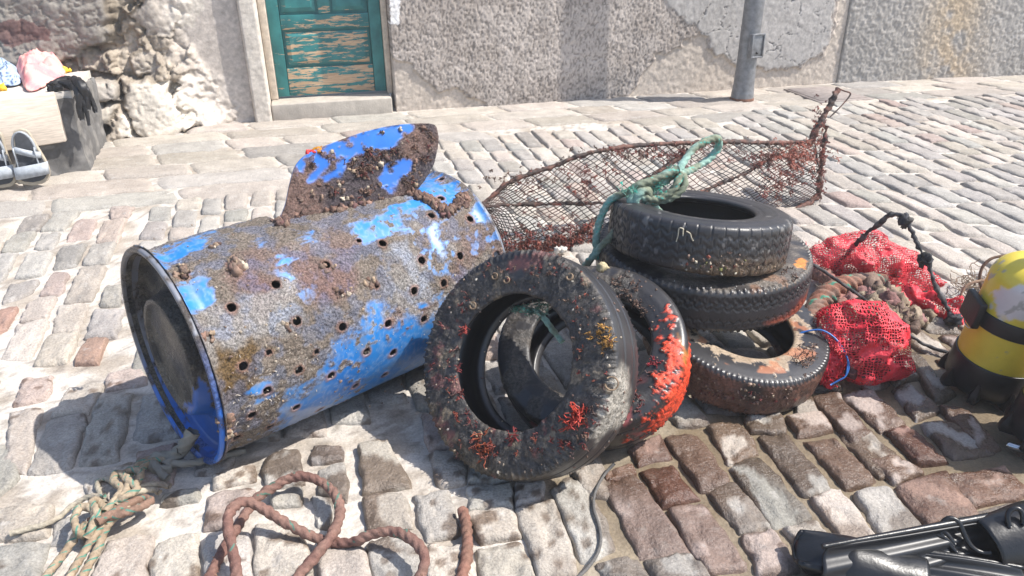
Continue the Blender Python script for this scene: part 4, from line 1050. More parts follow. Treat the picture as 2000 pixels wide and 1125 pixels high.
# middle of the stack
def tr_d(ph, y, r):
    N = 74; gr = np.zeros_like(ph)
    for y0, s_ in ((.58, 0), (.38, .5), (.18, 0), (-.62, 0), (-.42, .5)):
        gr = np.maximum(gr, np.abs(y - y0 - .07 * tri(ph * N / (2 * pi) + s_ * .5)) < .035)
    gr = np.maximum(gr, (np.abs(((ph * N / (2 * pi)) % 1) - .5) < .13) & (np.abs(y - .48) < .11))
    d = -.0038 * gr * (r > .9)
    d = d + .006 * sstep(.0, .7, np.sin(ph * 104)) * np.exp(-((np.abs(y) - .93) / .05) ** 2) * (r > .85)
    return d - .002 * np.exp(-((r - .3) / .02) ** 2) * (np.abs(y) > .7)
def pa_d(P, q, L, n, o):
    c = rub(P, 4) * 1.15; f = fbm(P, 12, 4, 191)
    top = (L[:, 1] > .86) & o; g = top * sstep(.35, .6, f) ; c = mix(c, mix(np.array([.09, .075, .06]), np.array([.19, .16, .13]), fbm(P, 40, 3, 192)), g * .75)
    rs_ = sstep(.56, .64, fbm(P, 11, 4, 193)) * top; c = mix(c, np.array([.20, .09, .04]), rs_ * .45)
    rd = sstep(-6, 6, dpoly(q + (np.stack([f, f], -1) - .5) * 40, [(1490, 630), (1555, 600), (1580, 570), (1584, 600), (1540, 632)])) * o; c = mix(c, np.array([.32, .07, .035]), rd * .7)
    og = sstep(1.1, .8, np.hypot((q[:, 0] - 1563) / 13, (q[:, 1] - 516) / 10) + (fbm(P, 60, 4, 195) - .5) * 1.6) * .8; c = mix(c, np.array([.6, .22, .04]), og * o)
    return c, np.maximum(g, .1), g * (fbm(P, 80, 3, 194) - .4) * .004
root, Vd, Nd, Qd = tyre('large tyre with zigzag tread and toothed shoulder, in the middle of the stack', [.604, 2.178, .302], [.026, -.047, .999], .333, .200, .138, tr_d, pa_d, 820)
mw = MB(); put(mw, Vd, Nd, Qd, cluster(14, 1540, 530, 12, 8, rs), .012, BRNW, 51); putl(mw, Vd, Nd, Qd, cluster(30, 1440, 560, 70, 8, rs), .0022, [(.45, .42, .38)], 52)
mw.build('seaweed', MAT['crust'], root, kind='stuff')

# bottom of the stack
def tr_e(ph, y, r):
    return .0026 * sstep(0, .7, np.sin(ph * 110)) * np.exp(-((np.abs(y) - .90) / .05) ** 2) * (r > .85) - .002 * (np.abs(y) < .05)
def pa_e(P, q, L, n, o):
    c = rub(P, 5); f = fbm(P, 20, 5, 201)
    side = (L[:, 1] > .80) & o
    pale = side * sstep(.53, .56, fbm(P, 30, 5, 201, .70) + np.clip(.36 - L[:, 2], -.3, .3) * .55) ; c = mix(c, mix(np.array([.20, .14, .09]), np.array([.42, .34, .25]), fbm(P, 30, 3, 202)), pale)
    og = side * (L[:, 2] < .6) * sstep(.58, .64, fbm(P, 15, 4, 203)); c = mix(c, np.array([.38, .15, .07]), og * .7)
    tre = (~side) & o; mud = tre * sstep(.35, .6, fbm(P, 9, 4, 204)); c = mix(c, mix(np.array([.07, .035, .025]), np.array([.16, .07, .045]), fbm(P, 30, 3, 205)), mud * .85)
    return c, np.maximum(mud * .9, pale * .4), pale * .0012 + mud * (fbm(P, 60, 3, 206) - .4) * .010
root, Ve, Ne, Qe = tyre('bottom tyre of the stack, tilted, pale crust flaking off its sidewall', [.680, 1.998, .130], [.152, -.208, .966], .275, .164, .136, tr_e, pa_e, 700, sag=0)
mw = MB()
put(mw, Ve, Ne, Qe, cluster(40, 1450, 780, 60, 16, rs), .010, REDW + BRNW, 61); putl(mw, Ve, Ne, Qe, cluster(60, 1440, 775, 70, 18, rs), .004, BRNW + TANL, 62)
put(mw, Ve, Ne, Qe, cluster(30, 1575, 690, 12, 18, rs), .018, BRNW, 63)
mw.build('seaweed', MAT['algae'], root, kind='stuff')

# ------------------------------------------------------------------ net trap behind the tyres
TA, TB = G(985, 497), G(1598, 392)
thd = nrm(TB - TA); tn0 = np.cross(thd, ZV)                                 # horizontal normal, towards the camera
tup = nrm(ZV - tn0 * .22); tn = nrm(np.cross(thd, tup)); tn = tn if tn @ (CAM - TA) > 0 else -tn
def TP(px, py, off=0.0): return V(px, py, TA + tn * off, tn)
trap = thing('fish_trap', 'collapsed fishing trap of black netting on a weedy metal frame, behind the tyres', 'fish trap', (TA[0], TA[1], 0))
def c_bar(v, sa): return mix(np.array([.05, .035, .03]), np.array([.16, .075, .055]), sstep(.4, .62, fbm(v, 26, 4, 301)))
def bar(name, pts, r, off=0.0, rough=.006, seed=1, step=.008, offs=None):
    P = np.array([TP(p[0], p[1], off if offs is None else offs[i]) for i, p in enumerate(pts)])
    return tube(name, spline(P, step), r, MAT['crust'], trap, col=c_bar, ns=9, rough=rough, seed=seed)
TOPC = [(940, 404), (960, 384), (990, 360), (1030, 340), (1080, 325), (1130, 305), (1180, 293), (1240, 285), (1330, 280), (1420, 277), (1510, 279), (1560, 277), (1592, 274)]
BOTC = [(942, 408), (985, 497), (1060, 505), (1150, 498), (1260, 480), (1380, 455), (1480, 432), (1540, 412), (1580, 398), (1600, 386)]
bar('hoop', TOPC, .010, .01, seed=2)
bar('side_post', [(1580, 282), (1596, 250), (1612, 222), (1626, 195), (1638, 173)], np.linspace(.022, .012, 5).repeat(1) if False else .017, .0, .010, 3)
bar('side_post', [(1597, 388), (1600, 362), (1604, 330), (1607, 300), (1610, 272), (1614, 246)], .012, .0, .012, 4)
bar('hoop', [(1598, 384), (1580, 396), (1552, 410), (1520, 420)], .013, .02, .007, 5)
bar('crossbar', [(942, 404), (985, 400), (1040, 399), (1100, 398), (1180, 396), (1250, 388)], .008, .02, .007, 6)
bar('crossbar', [(1345, 292), (1310, 320), (1262, 350), (1225, 376), (1180, 415), (1140, 450), (1095, 482)], .010, .03, .008, 7)
bar('crossbar', [(1520, 300), (1480, 325), (1430, 350), (1390, 366), (1340, 390)], .009, .03, .008, 8)
bar('wire_loop', [(1637, 173), (1650, 178), (1661, 184), (1645, 205), (1622, 228)], .0038, .0, .0006, 9)
# netting strands: two families of twine crossing in diamonds
nt = MB(); ns2 = 46
def onto(A, n):
    P = np.array([np.array(p, float) for p in A]); d = np.concatenate([[0], np.cumsum(np.hypot(*np.diff(P, axis=0).T))]); t = np.linspace(0, d[-1], n)
    return np.stack([np.interp(t, d, P[:, 0]), np.interp(t, d, P[:, 1])], -1)
NU, NVN = 200, 60
Tq, Bq = onto(TOPC + [(1598, 300)], NU), onto(BOTC, NU)
T3 = np.array([TP(*p) for p in Tq]); B3 = np.array([TP(*p) for p in Bq])
def NP(u, v):
    """surface of the net, u along, v down, sagging towards the camera between the bars"""
    i = np.clip(u, 0, 1) * (NU - 1); k = np.clip(i.astype(int), 0, NU - 2); f = (i - k)[..., None]
    a = T3[k] * (1 - f) + T3[k + 1] * f; b = B3[k] * (1 - f) + B3[k + 1] * f
    p = a + (b - a) * v[..., None]
    sag = .05 * np.sin(np.clip(v, 0, 1) * pi) * np.sin(np.clip(u, 0, 1) * pi) ** .5 + (fbm(np.stack([u * 9, v * 4], -1), 1, 3, 311) - .5) * .09 * np.sin(np.clip(v, 0, 1) * pi)
    jx = (fbm(np.stack([u * 16, v * 7], -1), 1, 3, 313) - .5) * .022
    return p + tn * sag[..., None] + thd * jx[..., None] + tup * ((fbm(np.stack([u * 16, v * 7], -1), 1, 3, 314) - .5) * .016)[..., None]
for fam in (0, 1):
    N_ = 44 if fam == 0 else 40
    for k in range(-N_, N_ + N_):
        u0 = k / N_
        t = np.linspace(0, 1, 44)
        slope = .30 if fam == 0 else -.55
        u = u0 + slope * t * (1 if fam == 0 else 1) - (0 if fam == 0 else -.0)
        ok = (u >= 0) & (u <= 1)
        if ok.sum() < 3: continue
        P = NP(u[ok], t[ok])
        v, f, _ = sweep(P, .0016 + .0007 * vnoise(P, 30, 320), 4, cap=False)
        nt.add(v, f, mix(np.array([.022, .018, .018]), np.array([.10, .05, .04]), sstep(.5, .65, fbm(v, 12, 3, 321))))
nt.build('netting', MAT['netting'], trap)
rs = np.random.RandomState(31); mw = MB()
def tput(n, px, py, sx, sy, size, cols, k=(4, 8), th_=.0014):
    P = np.array([TP(px + rs.normal(0, sx), py + rs.normal(0, sy), .03 + rs.rand() * .02) for _ in range(n)])
    sprigs(mw, P, np.broadcast_to(tn * .5 - ZV * .5, P.shape), size, cols, rs.randint(999), k, th_)
RA = [(.20, .045, .035), (.14, .035, .03), (.26, .075, .05), (.11, .05, .04)]
tput(90, 1560, 305, 24, 14, .035, [(.38, .12, .08), (.30, .09, .06)], th_=.0015); tput(80, 1530, 345, 28, 22, .03, RA); tput(50, 1480, 310, 36, 10, .022, RA)
tput(70, 1290, 300, 60, 9, .022, RA); tput(24, 1340, 300, 12, 12, .022, RA); tput(40, 1140, 350, 60, 22, .02, RA); tput(20, 1145, 370, 5, 20, .02, RA)
tput(150, 1060, 478, 55, 14, .03, RA, (6, 10), .0016); tput(110, 1130, 470, 30, 20, .03, RA, (6, 10), .0016); tput(30, 1040, 440, 40, 14, .018, RA); tput(50, 1605, 330, 5, 40, .018, RA); tput(50, 1600, 250, 8, 30, .014, [(.36, .12, .08)] + RA)
tput(50, 1200, 300, 60, 8, .014, BRNW); tput(40, 1020, 350, 40, 12, .014, BRNW); tput(60, 1420, 285, 80, 5, .014, BRNW)
mw.build('seaweed', MAT['algae'], trap, kind='stuff')

# ------------------------------------------------------------------ ropes
def ropecol(base, fleck=None, pitch=.05, mask=.5, n=2, seed=0, dirt=(.16, .10, .07), dk=.5):
    def f(v, sa):
        s_, a = sa; c = mix(np.array(base) * .75, np.array(base) * 1.2, fbm(v, 60, 3, 331 + seed))
        c = mix(c, np.array(dirt), sstep(.46, .66, fbm(v, 16, 3, 332 + seed)) * dk)
        if fleck is not None:
            p = (a * n / (2 * pi) - s_ / pitch * 1.0) % 1
            c = mix(c, np.array(fleck), (p < .11) * (fbm(v, 20, 2, 333 + seed) > mask))
        return c
    return f
def R3(rows): return np.array([G(a, b, c) for a, b, c in rows])
def rope(name, label, rows, r, colf, parts=None, mat='rope', **k):
    P = spline(R3(rows), .004); r = r * (.90 + .22 * vnoise(P, 28, 7)) * np.ones(len(P)); o = tube(name, P, r, MAT[mat], None, col=colf, origin=(P[0][0], P[0][1], 0), **k); tag(o, label, 'rope')
    if name == 'rope':
        rs_ = np.random.RandomState(len(P)); k_ = rs_.choice(len(P), len(P) // 2); T_, N_, B_ = frames(P); a_ = rs_.uniform(0, 6.3, len(k_)); nn_ = np.cos(a_)[:, None] * N_[k_] + np.sin(a_)[:, None] * B_[k_]
        mb_ = MB(); sprigs(mb_, P[k_] + nn_ * r[k_][:, None] * .95, nn_, .006, [(.22, .11, .08), (.16, .08, .06), (.30, .18, .12)], 5, (1, 4), .0007); mb_.build('loose_fibre', MAT['algae'], o, kind='stuff')
    return o
brown = ropecol((.20, .115, .09), (.05, .17, .13), .05, .66, 2, 1, (.13, .06, .05), .6)
rope('rope', 'rust-brown rope looping across the cobbles in the foreground', [(400, 1150, .02), (418, 1110, .02), (438, 1071, .02), (460, 1036, .02), (481, 1002, .022), (500, 975, .035), (529, 954, .045), (567, 934, .055), (596, 931, .058), (632, 944, .055), (656, 968, .05), (664, 996, .042), (657, 1028, .04), (639, 1059, .043), (610, 1093, .03), (580, 1130, .02), (566, 1180, .016), (520, 1210, .016), (478, 1180, .016), (464, 1130, .03), (455, 1076, .06), (446, 1036, .085), (447, 1006, .095), (459, 988, .095), (483, 980, .09), (514, 994, .075), (548, 1016, .055), (586, 1036, .035), (620, 1052, .02), (656, 1060, .018), (692, 1057, .03), (728, 1043, .05), (764, 1038, .06), (800, 1050, .065), (824, 1074, .06), (829, 1100, .045), (818, 1135, .025)],
     .0112, brown, ns=16, lobes=3, amp=.13, pitch=.022, rough=.0020)
rope('rope', 'short brown rope stub with a frayed orange end, pointing at the upright tyre', [(904, 998, .016), (910, 1022, .015), (913, 1055, .015), (912, 1085, .015), (905, 1120, .015), (890, 1160, .015)], .0125, ropecol((.22, .11, .08), None, seed=2), ns=16, lobes=3, amp=.13, pitch=.022, rough=.0022)
rope('cable', 'thin grey cable lying from under the front tyre to the bottom edge', [(1200, 905, .03), (1182, 925, .012), (1168, 948, .012), (1160, 972, .012), (1160, 995, .014), (1166, 1015, .014), (1172, 1038, .014), (1172, 1065, .014), (1162, 1090, .014), (1145, 1112, .014), (1125, 1130, .014)], .0038, (lambda v, sa: np.broadcast_to([.11, .105, .10], (len(v), 3))), ns=8)
# green flecked tan line with two knots
tanc = ropecol((.34, .27, .19), (.02, .22, .17), .035, .30, 2, 3, (.20, .13, .08), .5)
tl = thing('mooring_rope', 'tan rope with green flecks, knotted, trailing from the barrel to the lower left corner', 'rope', G(170, 1000))
def trope(rows, r=.0088, name='strand', col=tanc): return tube(name, spline(R3(rows), .004), r, MAT['rope'], tl, col=col, ns=14, lobes=3, amp=.13, pitch=.020, rough=.0014)
trope([(60, 1170, .012), (95, 1120, .012), (125, 1080, .014), (150, 1045, .03), (168, 1020, .045)])
trope([(115, 1180, .012), (135, 1130, .012), (160, 1085, .013), (182, 1050, .03), (200, 1025, .04)])
trope([(140, 1160, .012), (170, 1110, .012), (192, 1070, .013), (205, 1035, .03), (225, 1010, .045), (252, 990, .045)])
trope([(168, 1020, .045), (162, 1045, .03), (150, 1035, .055), (146, 1010, .06), (160, 990, .06), (185, 1000, .06), (180, 1030, .05), (170, 1050, .035)], name='knot')
trope([(175, 1018, .035), (205, 1012, .05), (240, 1003, .055), (275, 990, .05), (294, 978, .04), (280, 973, .04), (250, 985, .05), (215, 1005, .06), (190, 1020, .06)], .0092, 'knot', ropecol((.24, .15, .11), (.03, .2, .16), .035, .45, 2, 4))
trope([(192, 1020, .05), (188, 998, .065), (180, 982, .06), (192, 978, .04), (205, 1000, .04), (200, 1025, .045)], name='knot')
trope([(205, 1000, .05), (225, 975, .055), (238, 955, .06), (222, 940, .06), (228, 925, .05), (250, 935, .06), (245, 960, .06), (225, 985, .05)], name='knot')
trope([(215, 990, .04), (245, 970, .06), (268, 955, .06), (250, 940, .065), (240, 928, .05), (255, 918, .05), (275, 925, .05), (262, 950, .045), (235, 985, .045), (205, 1000, .03)], name='knot')
trope([(255, 925, .04), (275, 905, .035), (300, 895, .03), (330, 892, .03), (350, 893, .03)]); trope([(265, 945, .04), (278, 915, .035), (295, 900, .03), (325, 898, .03), (345, 900, .03)])
greyc = ropecol((.36, .32, .25), (.02, .2, .16), .04, .75, 2, 5)
trope([(245, 960, .045), (280, 950, .03), (310, 946, .022), (332, 950, .02)], .0075, 'tail', greyc); trope([(250, 968, .04), (280, 958, .03), (300, 956, .02), (312, 962, .018)], .0075, 'tail', greyc)
trope([(205, 968, .04), (175, 970, .03), (145, 985, .018), (115, 1010, .016), (85, 1025, .016), (55, 1033, .016), (20, 1042, .016)], .0065, 'tail', greyc)
trope([(205, 985, .03), (190, 945, .014), (205, 935, .014), (230, 945, .016)], .006, 'tail', greyc)
# grey rag tied to the rim
rag = thing('grey_rag', 'twisted grey rag tied round the lower edge of the barrel rim', 'rag', G(350, 890))
ragc = lambda v, sa: mix(np.array([.15, .14, .12]), np.array([.30, .28, .24]), fbm(v, 30, 3, 341))
for rows, r in (([(378, 842, .10), (368, 858, .08), (356, 876, .05), (340, 895, .03), (325, 912, .02)], .017), ([(352, 880, .05), (330, 890, .035), (305, 893, .03), (295, 905, .025), (312, 918, .02), (335, 912, .02)], .013), ([(335, 905, .03), (365, 905, .025), (395, 900, .02), (440, 890, .015), (480, 880, .012)], .0085), ([(300, 905, .03), (318, 928, .02), (328, 935, .016)], .010)):
    tube('fold', spline(R3(rows), .005), r, MAT['cloth'], rag, col=ragc, ns=14, lobes=5, amp=.22, pitch=.03, rough=.002)

# green rope on the top tyre
grn = thing('green_rope', 'frayed sea-green rope knotted through the top tyre, one loop sticking up', 'rope', (.45, 2.0, 0))
gcf = ropecol((.25, .40, .34), (.06, .45, .37), .05, .55, 3, 6, (.17, .17, .11), .85)
gp0, gn = np.array([.36, 2.16, .5]), nrm(np.array([.15, -1.0, .25]))
def GP(rows): return np.array([V(a, b, gp0 + gn * c, gn) for a, b, c in rows])
def grope(rows, r=.0108, name='strand'): return tube(name, spline(GP(rows), .005), r, MAT['rope'], grn, col=gcf, ns=14, lobes=3, amp=.16, pitch=.022, rough=.002, seed=len(rows))
grope([(1262, 372, .03), (1290, 360, .03), (1312, 345, .03), (1330, 325, .02), (1345, 302, 0), (1362, 285, -.01), (1382, 274, -.02), (1398, 270, -.03), (1404, 278, -.05), (1400, 292, -.07), (1385, 310, -.07), (1362, 325, -.05), (1340, 336, -.01), (1318, 340, .03)], .0108)
grope([(1318, 338, .04), (1290, 350, .04), (1262, 362, .05), (1238, 372, .04), (1212, 380, .02), (1192, 392, 0), (1178, 415, -.01), (1168, 445, -.02), (1164, 475, -.03), (1166, 505, -.05)])
grope([(1318, 332, .02), (1335, 345, .04), (1336, 362, .05), (1322, 380, .05), (1300, 390, .045), (1275, 395, .04), (1255, 402, .02), (1240, 415, .03), (1222, 430, .035), (1202, 450, .035), (1185, 470, .03), (1168, 488, .02), (1155, 505, 0), (1142, 520, -.03)])
grope([(1328, 340, .05), (1322, 358, .06), (1310, 375, .06), (1285, 388, .055), (1258, 385, .06), (1240, 378, .06), (1232, 372, .05), (1250, 360, .06), (1280, 350, .06), (1305, 338, .06), (1325, 330, .06)], .0115, 'knot')
grope([(1236, 368, .06), (1230, 385, .06), (1238, 402, .05), (1246, 412, .03), (1240, 395, .06), (1250, 376, .07), (1265, 372, .06), (1268, 390, .05), (1256, 405, .04)], .012, 'knot')
grope([(1256, 398, .05), (1270, 402, .03), (1285, 410, -.04), (1290, 425, -.12)], .011)
mw = MB(); pp = GP([(1232 + 8 * rs.normal(), 372 + 5 * rs.normal(), .07) for _ in range(16)] + [(1318 + 5 * rs.normal(), 330 + 5 * rs.normal(), .06) for _ in range(9)] + [(1290 + 16 * rs.normal(), 372 + 9 * rs.normal(), .06) for _ in range(20)] + [(1255 + 8 * rs.normal(), 405 + 5 * rs.normal(), .05) for _ in range(9)])
sprigs(mw, pp, np.broadcast_to(gn + ZV * .5, pp.shape), .016, [(.03, .42, .33), (.12, .33, .25), (.2, .4, .3)], 8, (4, 8), .0009)
mw.build('frayed_fibre', MAT['algae'], grn, kind='stuff')
scr = thing('rope_scrap', 'tattered green rope end caught inside the upright front tyre', 'rope', (.08, 1.62, 0))
sp0, sn = np.array([.10, 1.69, .32]), nrm(np.array([-.5, -.65, .5]))
P = np.array([V(a, b, sp0, sn) for a, b in ((1005, 602), (1030, 605), (1052, 610), (1065, 625), (1080, 645), (1098, 668))])
tube('strand', spline(P, .004), .0075, MAT['rope'], scr, col=gcf, ns=12, lobes=3, amp=.14, pitch=.02, rough=.0015)
mw = MB(); pp = np.array([V(1035 + 20 * rs.normal(), 606 + 7 * rs.normal(), sp0 + sn * .01, sn) for _ in range(30)])
sprigs(mw, pp, np.broadcast_to(sn - ZV * .4, pp.shape), .016, [(.06, .20, .15), (.10, .22, .17), (.16, .2, .17)], 18, (4, 8), .001); mw.build('frayed_fibre', MAT['algae'], scr, kind='stuff')

# ------------------------------------------------------------------ red net bags
def bag(name, label, outl, p0, n, depth, seed, dense, parent_xy, thick=.6):
    root = thing(name, label, 'net bag', parent_xy)
    pts = np.array([V(a, b, p0, n) for a, b in outl]); e1 = nrm(np.cross(ZV, n)); e2 = np.cross(n, e1)
    o2 = np.stack([(pts - p0) @ e1, (pts - p0) @ e2], -1); o2 = spline(np.concatenate([o2, np.zeros((len(o2), 1))], 1), .012, True)[:, :2]
    c = o2.mean(0); N_ = 64
    a = np.linspace(-1, 1, N_); A, B = np.meshgrid(a, a, indexing='ij')
    dx, dy = A * np.sqrt(1 - B * B / 2), B * np.sqrt(1 - A * A / 2); rd_ = np.clip(np.hypot(dx, dy), 0, 1); an = np.arctan2(dy, dx)
    oa = np.unwrap(np.arctan2(o2[:, 1] - c[1], o2[:, 0] - c[0])); ol_ = np.hypot(*(o2 - c).T)
    od = np.argsort(np.mod(oa, 2 * pi)); R_ = np.interp(np.mod(an, 2 * pi), np.mod(oa, 2 * pi)[od], ol_[od], period=2 * pi)
    g = c + (R_ * rd_)[..., None] * np.stack([np.cos(an), np.sin(an)], -1)
    g = np.concatenate([g, g[:, ::-1][:, 1:]], 1); hh = np.sqrt(np.clip(1 - rd_ ** 2, 0, 1)) ** .9
    off = np.concatenate([hh, -hh[:, ::-1][:, 1:]], 1)
    P = p0 + g[..., 0:1] * e1 + g[..., 1:2] * e2
    ridge = (1 - np.abs(fbm(P, 7, 3, seed + 9) * 2 - 1)) ** 3
    fold = (fbm(P, 11, 3, seed) - .5) + (ridge - .3) * .9
    P = P + n * (off * depth)[..., None] + n * (fold * .05 * np.clip(off * 3, -1, 1))[..., None]
    P = P + (np.stack([fbm(P, 26, 3, seed + i) - .5 for i in (1, 2, 3)], -1)) * .026
    P[..., 2] = np.maximum(P[..., 2], .006 + .004 * fbm(P, 30, 2, seed))
    v = P.reshape(-1, 3)
    uvw = np.stack([(v - p0) @ e1, (v - p0) @ e2 + .4 * ((v - p0) @ n), np.zeros(len(v))], -1)
    q = PX(v); dn = np.full(len(v), dense)
    mesh('mesh_fabric', v, gfaces(*P.shape[:2]), MAT['net'], root, attrs=dict(uvw=uvw, dense=dn))
    return root
b1 = bag('net_bag', 'slack red net bag behind the bent rod, its tail trailing to the yellow cylinder', [(1576, 492), (1600, 478), (1640, 461), (1668, 457), (1700, 462), (1735, 480), (1770, 492), (1795, 505), (1808, 530), (1820, 552), (1836, 566), (1800, 572), (1760, 566), (1720, 548), (1680, 545), (1640, 540), (1600, 530)], G(1705, 560) + ZV * .06, nrm(np.array([.1, -.75, .9])), .075, 401, .0, G(1705, 545), .5)
def bagtail(root, outl, p0, n, depth, seed, dense): pass
P = spline(np.array([G(1745, 570, .05), G(1790, 590, .035), G(1835, 602, .03), G(1870, 612, .03), G(1888, 618, .03)]), .006)
v, f, sa = sweep(P, .030 + .02 * np.sin(np.linspace(0, 9, len(P))) ** 2, 26, lobes=5, amp=.3, pitch=.09, rough=.010, seed=9)
mesh('bag_tail', v, tri4(f), MAT['net'], b1, attrs=dict(uvw=np.stack([sa[0], sa[1] * .03, sa[0] * 0], -1), dense=np.full(len(v), .10)))
mwb = MB(); pp = np.array([G(1660 + 50 * rs.normal() * .7, 520 + 14 * rs.normal(), .03) for _ in range(46)]); lumps(mwb, pp, np.broadcast_to(ZV, pp.shape), .022, [(.28, .14, .12), (.36, .28, .24), (.20, .08, .07)], 5); mwb.build('contents', MAT['crust'], b1, kind='stuff')
b2 = bag('net_bag', 'plump red net bag tied with blue cord, leaning against the bottom tyre', [(1588, 620), (1612, 600), (1650, 590), (1690, 589), (1722, 596), (1748, 622), (1762, 660), (1772, 695), (1779, 730), (1750, 738), (1720, 752), (1690, 757), (1660, 742), (1635, 715), (1605, 690), (1590, 655)], G(1690, 735) + ZV * .10, nrm(np.array([-.1, -.8, .6])), .10, 431, .04, G(1690, 740))
mwb = MB(); pp = np.array([G(1700 + 26 * rs.normal(), 690 + 22 * rs.normal(), .06 + .03 * rs.rand()) for _ in range(26)]); pp = pp - nrm(CAM - pp) * .045; lumps(mwb, pp, np.broadcast_to(ZV, pp.shape), .026, [(.16, .03, .035), (.10, .03, .03), (.22, .05, .05)], 6); mwb.build('contents', MAT['crust'], b2, kind='stuff')
gpn = nrm(np.array([-.3, -.8, .5])); gq = G(1625, 745) + ZV * .07
outn = [(1580, 650), (1600, 648), (1625, 660), (1642, 685), (1650, 715), (1645, 738), (1628, 748), (1620, 764), (1612, 750), (1595, 738), (1590, 710), (1578, 690)]
pts = np.array([V(a, b, gq, gpn) for a, b in outn]); c = pts.mean(0)
o3 = spline(pts, .008, True); tt = np.linspace(-1, 1, 26)
P = c + (o3 - c)[:, None] * (np.cos(tt * pi / 2) ** .6)[None, :, None] + gpn * (np.sin(tt * pi / 2) * .05)[None, :, None]
P = P + np.stack([fbm(P, 45, 3, 440 + i) - .5 for i in range(3)], -1) * .04
P[..., 2] = np.maximum(P[..., 2], .008); v = P.reshape(-1, 3)
mesh('gathered_neck', v, gfaces(len(o3), 26, True, False), MAT['net'], b2, attrs=dict(uvw=v * [1, 1, 1] + v[:, [2, 2, 2]] * [.6, .9, 0], dense=np.full(len(v), .12)))
for k in range(2):
    P = np.array([V(a, b, gq + gpn * (.055 + .006 * k), gpn) for a, b in ((1556, 652 + 2 * k), (1580, 646), (1605, 645), (1628, 658), (1643, 680 - 4 * k), (1655, 700), (1658 - 3 * k, 718), (1651, 735), (1640, 742), (1622, 752))])
    tube('cord', spline(P, .005), .0028, MAT['blue'], b2, ns=6)
# loose red threads
mwb = MB(); pp = np.array([V(a + 14 * rs.normal(), b + 10 * rs.normal(), gq + gpn * .05, gpn) for a, b in ((1612, 745), (1600, 690), (1640, 700), (1620, 720)) for _ in range(9)])
sprigs(mwb, pp, np.broadcast_to(gpn, pp.shape), .018, [(.7, .02, .05), (.55, .02, .04)], 11, (3, 6), .0009)
pp = np.array([G(1585 + 12 * rs.normal(), 492 + 9 * rs.normal(), .05) for _ in range(16)]); sprigs(mwb, pp, np.broadcast_to(ZV, pp.shape), .02, [(.7, .03, .06)], 12, (3, 6), .0009)
mwb.build('loose_thread', MAT['algae'], b2, kind='stuff')

# ------------------------------------------------------------------ rods, sponge, thick rope, wire
RA_, RB_ = G(1625, 540), G(1862, 640)
rd = nrm(RB_ - RA_); rn = nrm(np.cross(rd, ZV)); rn = rn if rn @ (CAM - RA_) > 0 else -rn
def RP(a, b): return V(a, b, RA_, rn)
cblk = lambda v, sa: mix(np.array([.022, .022, .026]), np.array([.09, .085, .085]), sstep(.45, .65, fbm(v, 40, 3, 451)))
rod = thing('bent_rod', 'black crusted iron rod bent into a peak, standing over the red bag', 'rod', (RA_ + RB_) / 2 * [1, 1, 0])
tube('rod', spline(np.array([RP(*p) for p in ((1622, 538), (1632, 522), (1648, 502), (1672, 477), (1700, 450), (1725, 430), (1742, 419), (1756, 419), (1767, 426), (1778, 446), (1792, 475), (1804, 500), (1814, 520), (1826, 550), (1838, 580), (1848, 600), (1858, 620), (1862, 632), (1863, 648))]), .005), .0085, MAT['crust'], rod, col=cblk, ns=10, rough=.006, seed=4)
mwb = MB(); pp = np.array([RP(1807 + 6 * rs.normal(), 512 + 5 * rs.normal()) for _ in range(8)] + [RP(1862 + 2 * rs.normal(), 624 + 9 * rs.normal()) for _ in range(6)] + [RP(1628 + 4 * rs.normal(), 530 + 4 * rs.normal()) for _ in range(6)] + [RP(1770 + 2 * rs.normal(), 430 + 4 * rs.normal()) for _ in range(4)]); lumps(mwb, pp, np.broadcast_to(rn, pp.shape), .018, [(.03, .03, .035), (.06, .055, .05)], 7); mwb.build('crust_lump', MAT['crust'], rod, kind='stuff')
P = np.array([G(1560, 500, .34), G(1600, 524, .29), G(1650, 558, .22), G(1698, 592, .15), G(1730, 620, .11), G(1770, 650, .06), G(1810, 675, .02), G(1850, 688, .012), G(1880, 690, .012)])
tag(tube('thin_stick', spline(P, .01), .0055, MAT['crust'], None, col=cblk, ns=8, rough=.002, origin=(P[4][0], P[4][1], 0)), 'thin dark stick running from the middle tyre down to the cobbles', 'stick')
hw_ = thing('thick_rope', 'thick coil of old rope with orange and green strands, between tyres and red bags', 'rope', G(1620, 590))
thc = ropecol((.20, .13, .10), (.03, .26, .18), .12, .42, 3, 7, (.26, .10, .06), .7)
tube('coil', spline(np.array([G(1583, 640, .06), G(1590, 612, .07), G(1602, 588, .08), G(1622, 570, .09), G(1650, 558, .09), G(1680, 553, .08), G(1708, 552, .06), G(1722, 556, .05)]), .005), .033, MAT['rope'], hw_, col=thc, ns=28, lobes=3, amp=.20, pitch=.035, rough=.004)
tube('coil', spline(np.array([G(1590, 530, .06), G(1612, 540, .07), G(1632, 560, .07), G(1640, 590, .06), G(1652, 610, .05)]), .005), .026, MAT['rope'], hw_, col=ropecol((.24, .11, .09), None, .1, .5, 3, 8), ns=26, lobes=3, amp=.2, pitch=.03, rough=.006)
sg = thing('sea_sponge', 'lumpy brown sponge wedged between the two red net bags', 'sponge', G(1730, 615))
mwb = MB(); pp = np.array([G(x + 9 * rs.normal(), y + 8 * rs.normal(), z + .03 * rs.rand()) for x, y, z, n in ((1700, 585, .05, 26), (1728, 580, .07, 30), (1748, 600, .05, 30), (1720, 605, .05, 20), (1762, 620, .03, 16), (1785, 622, .02, 12), (1670, 600, .04, 16)) for _ in range(n)])
lumps(mwb, pp, np.broadcast_to(ZV, pp.shape), .026, [(.20, .15, .10), (.26, .20, .14), (.15, .10, .075), (.24, .12, .11)], 8); mwb.build('sponge_body', MAT['crust'], sg, kind='stuff')
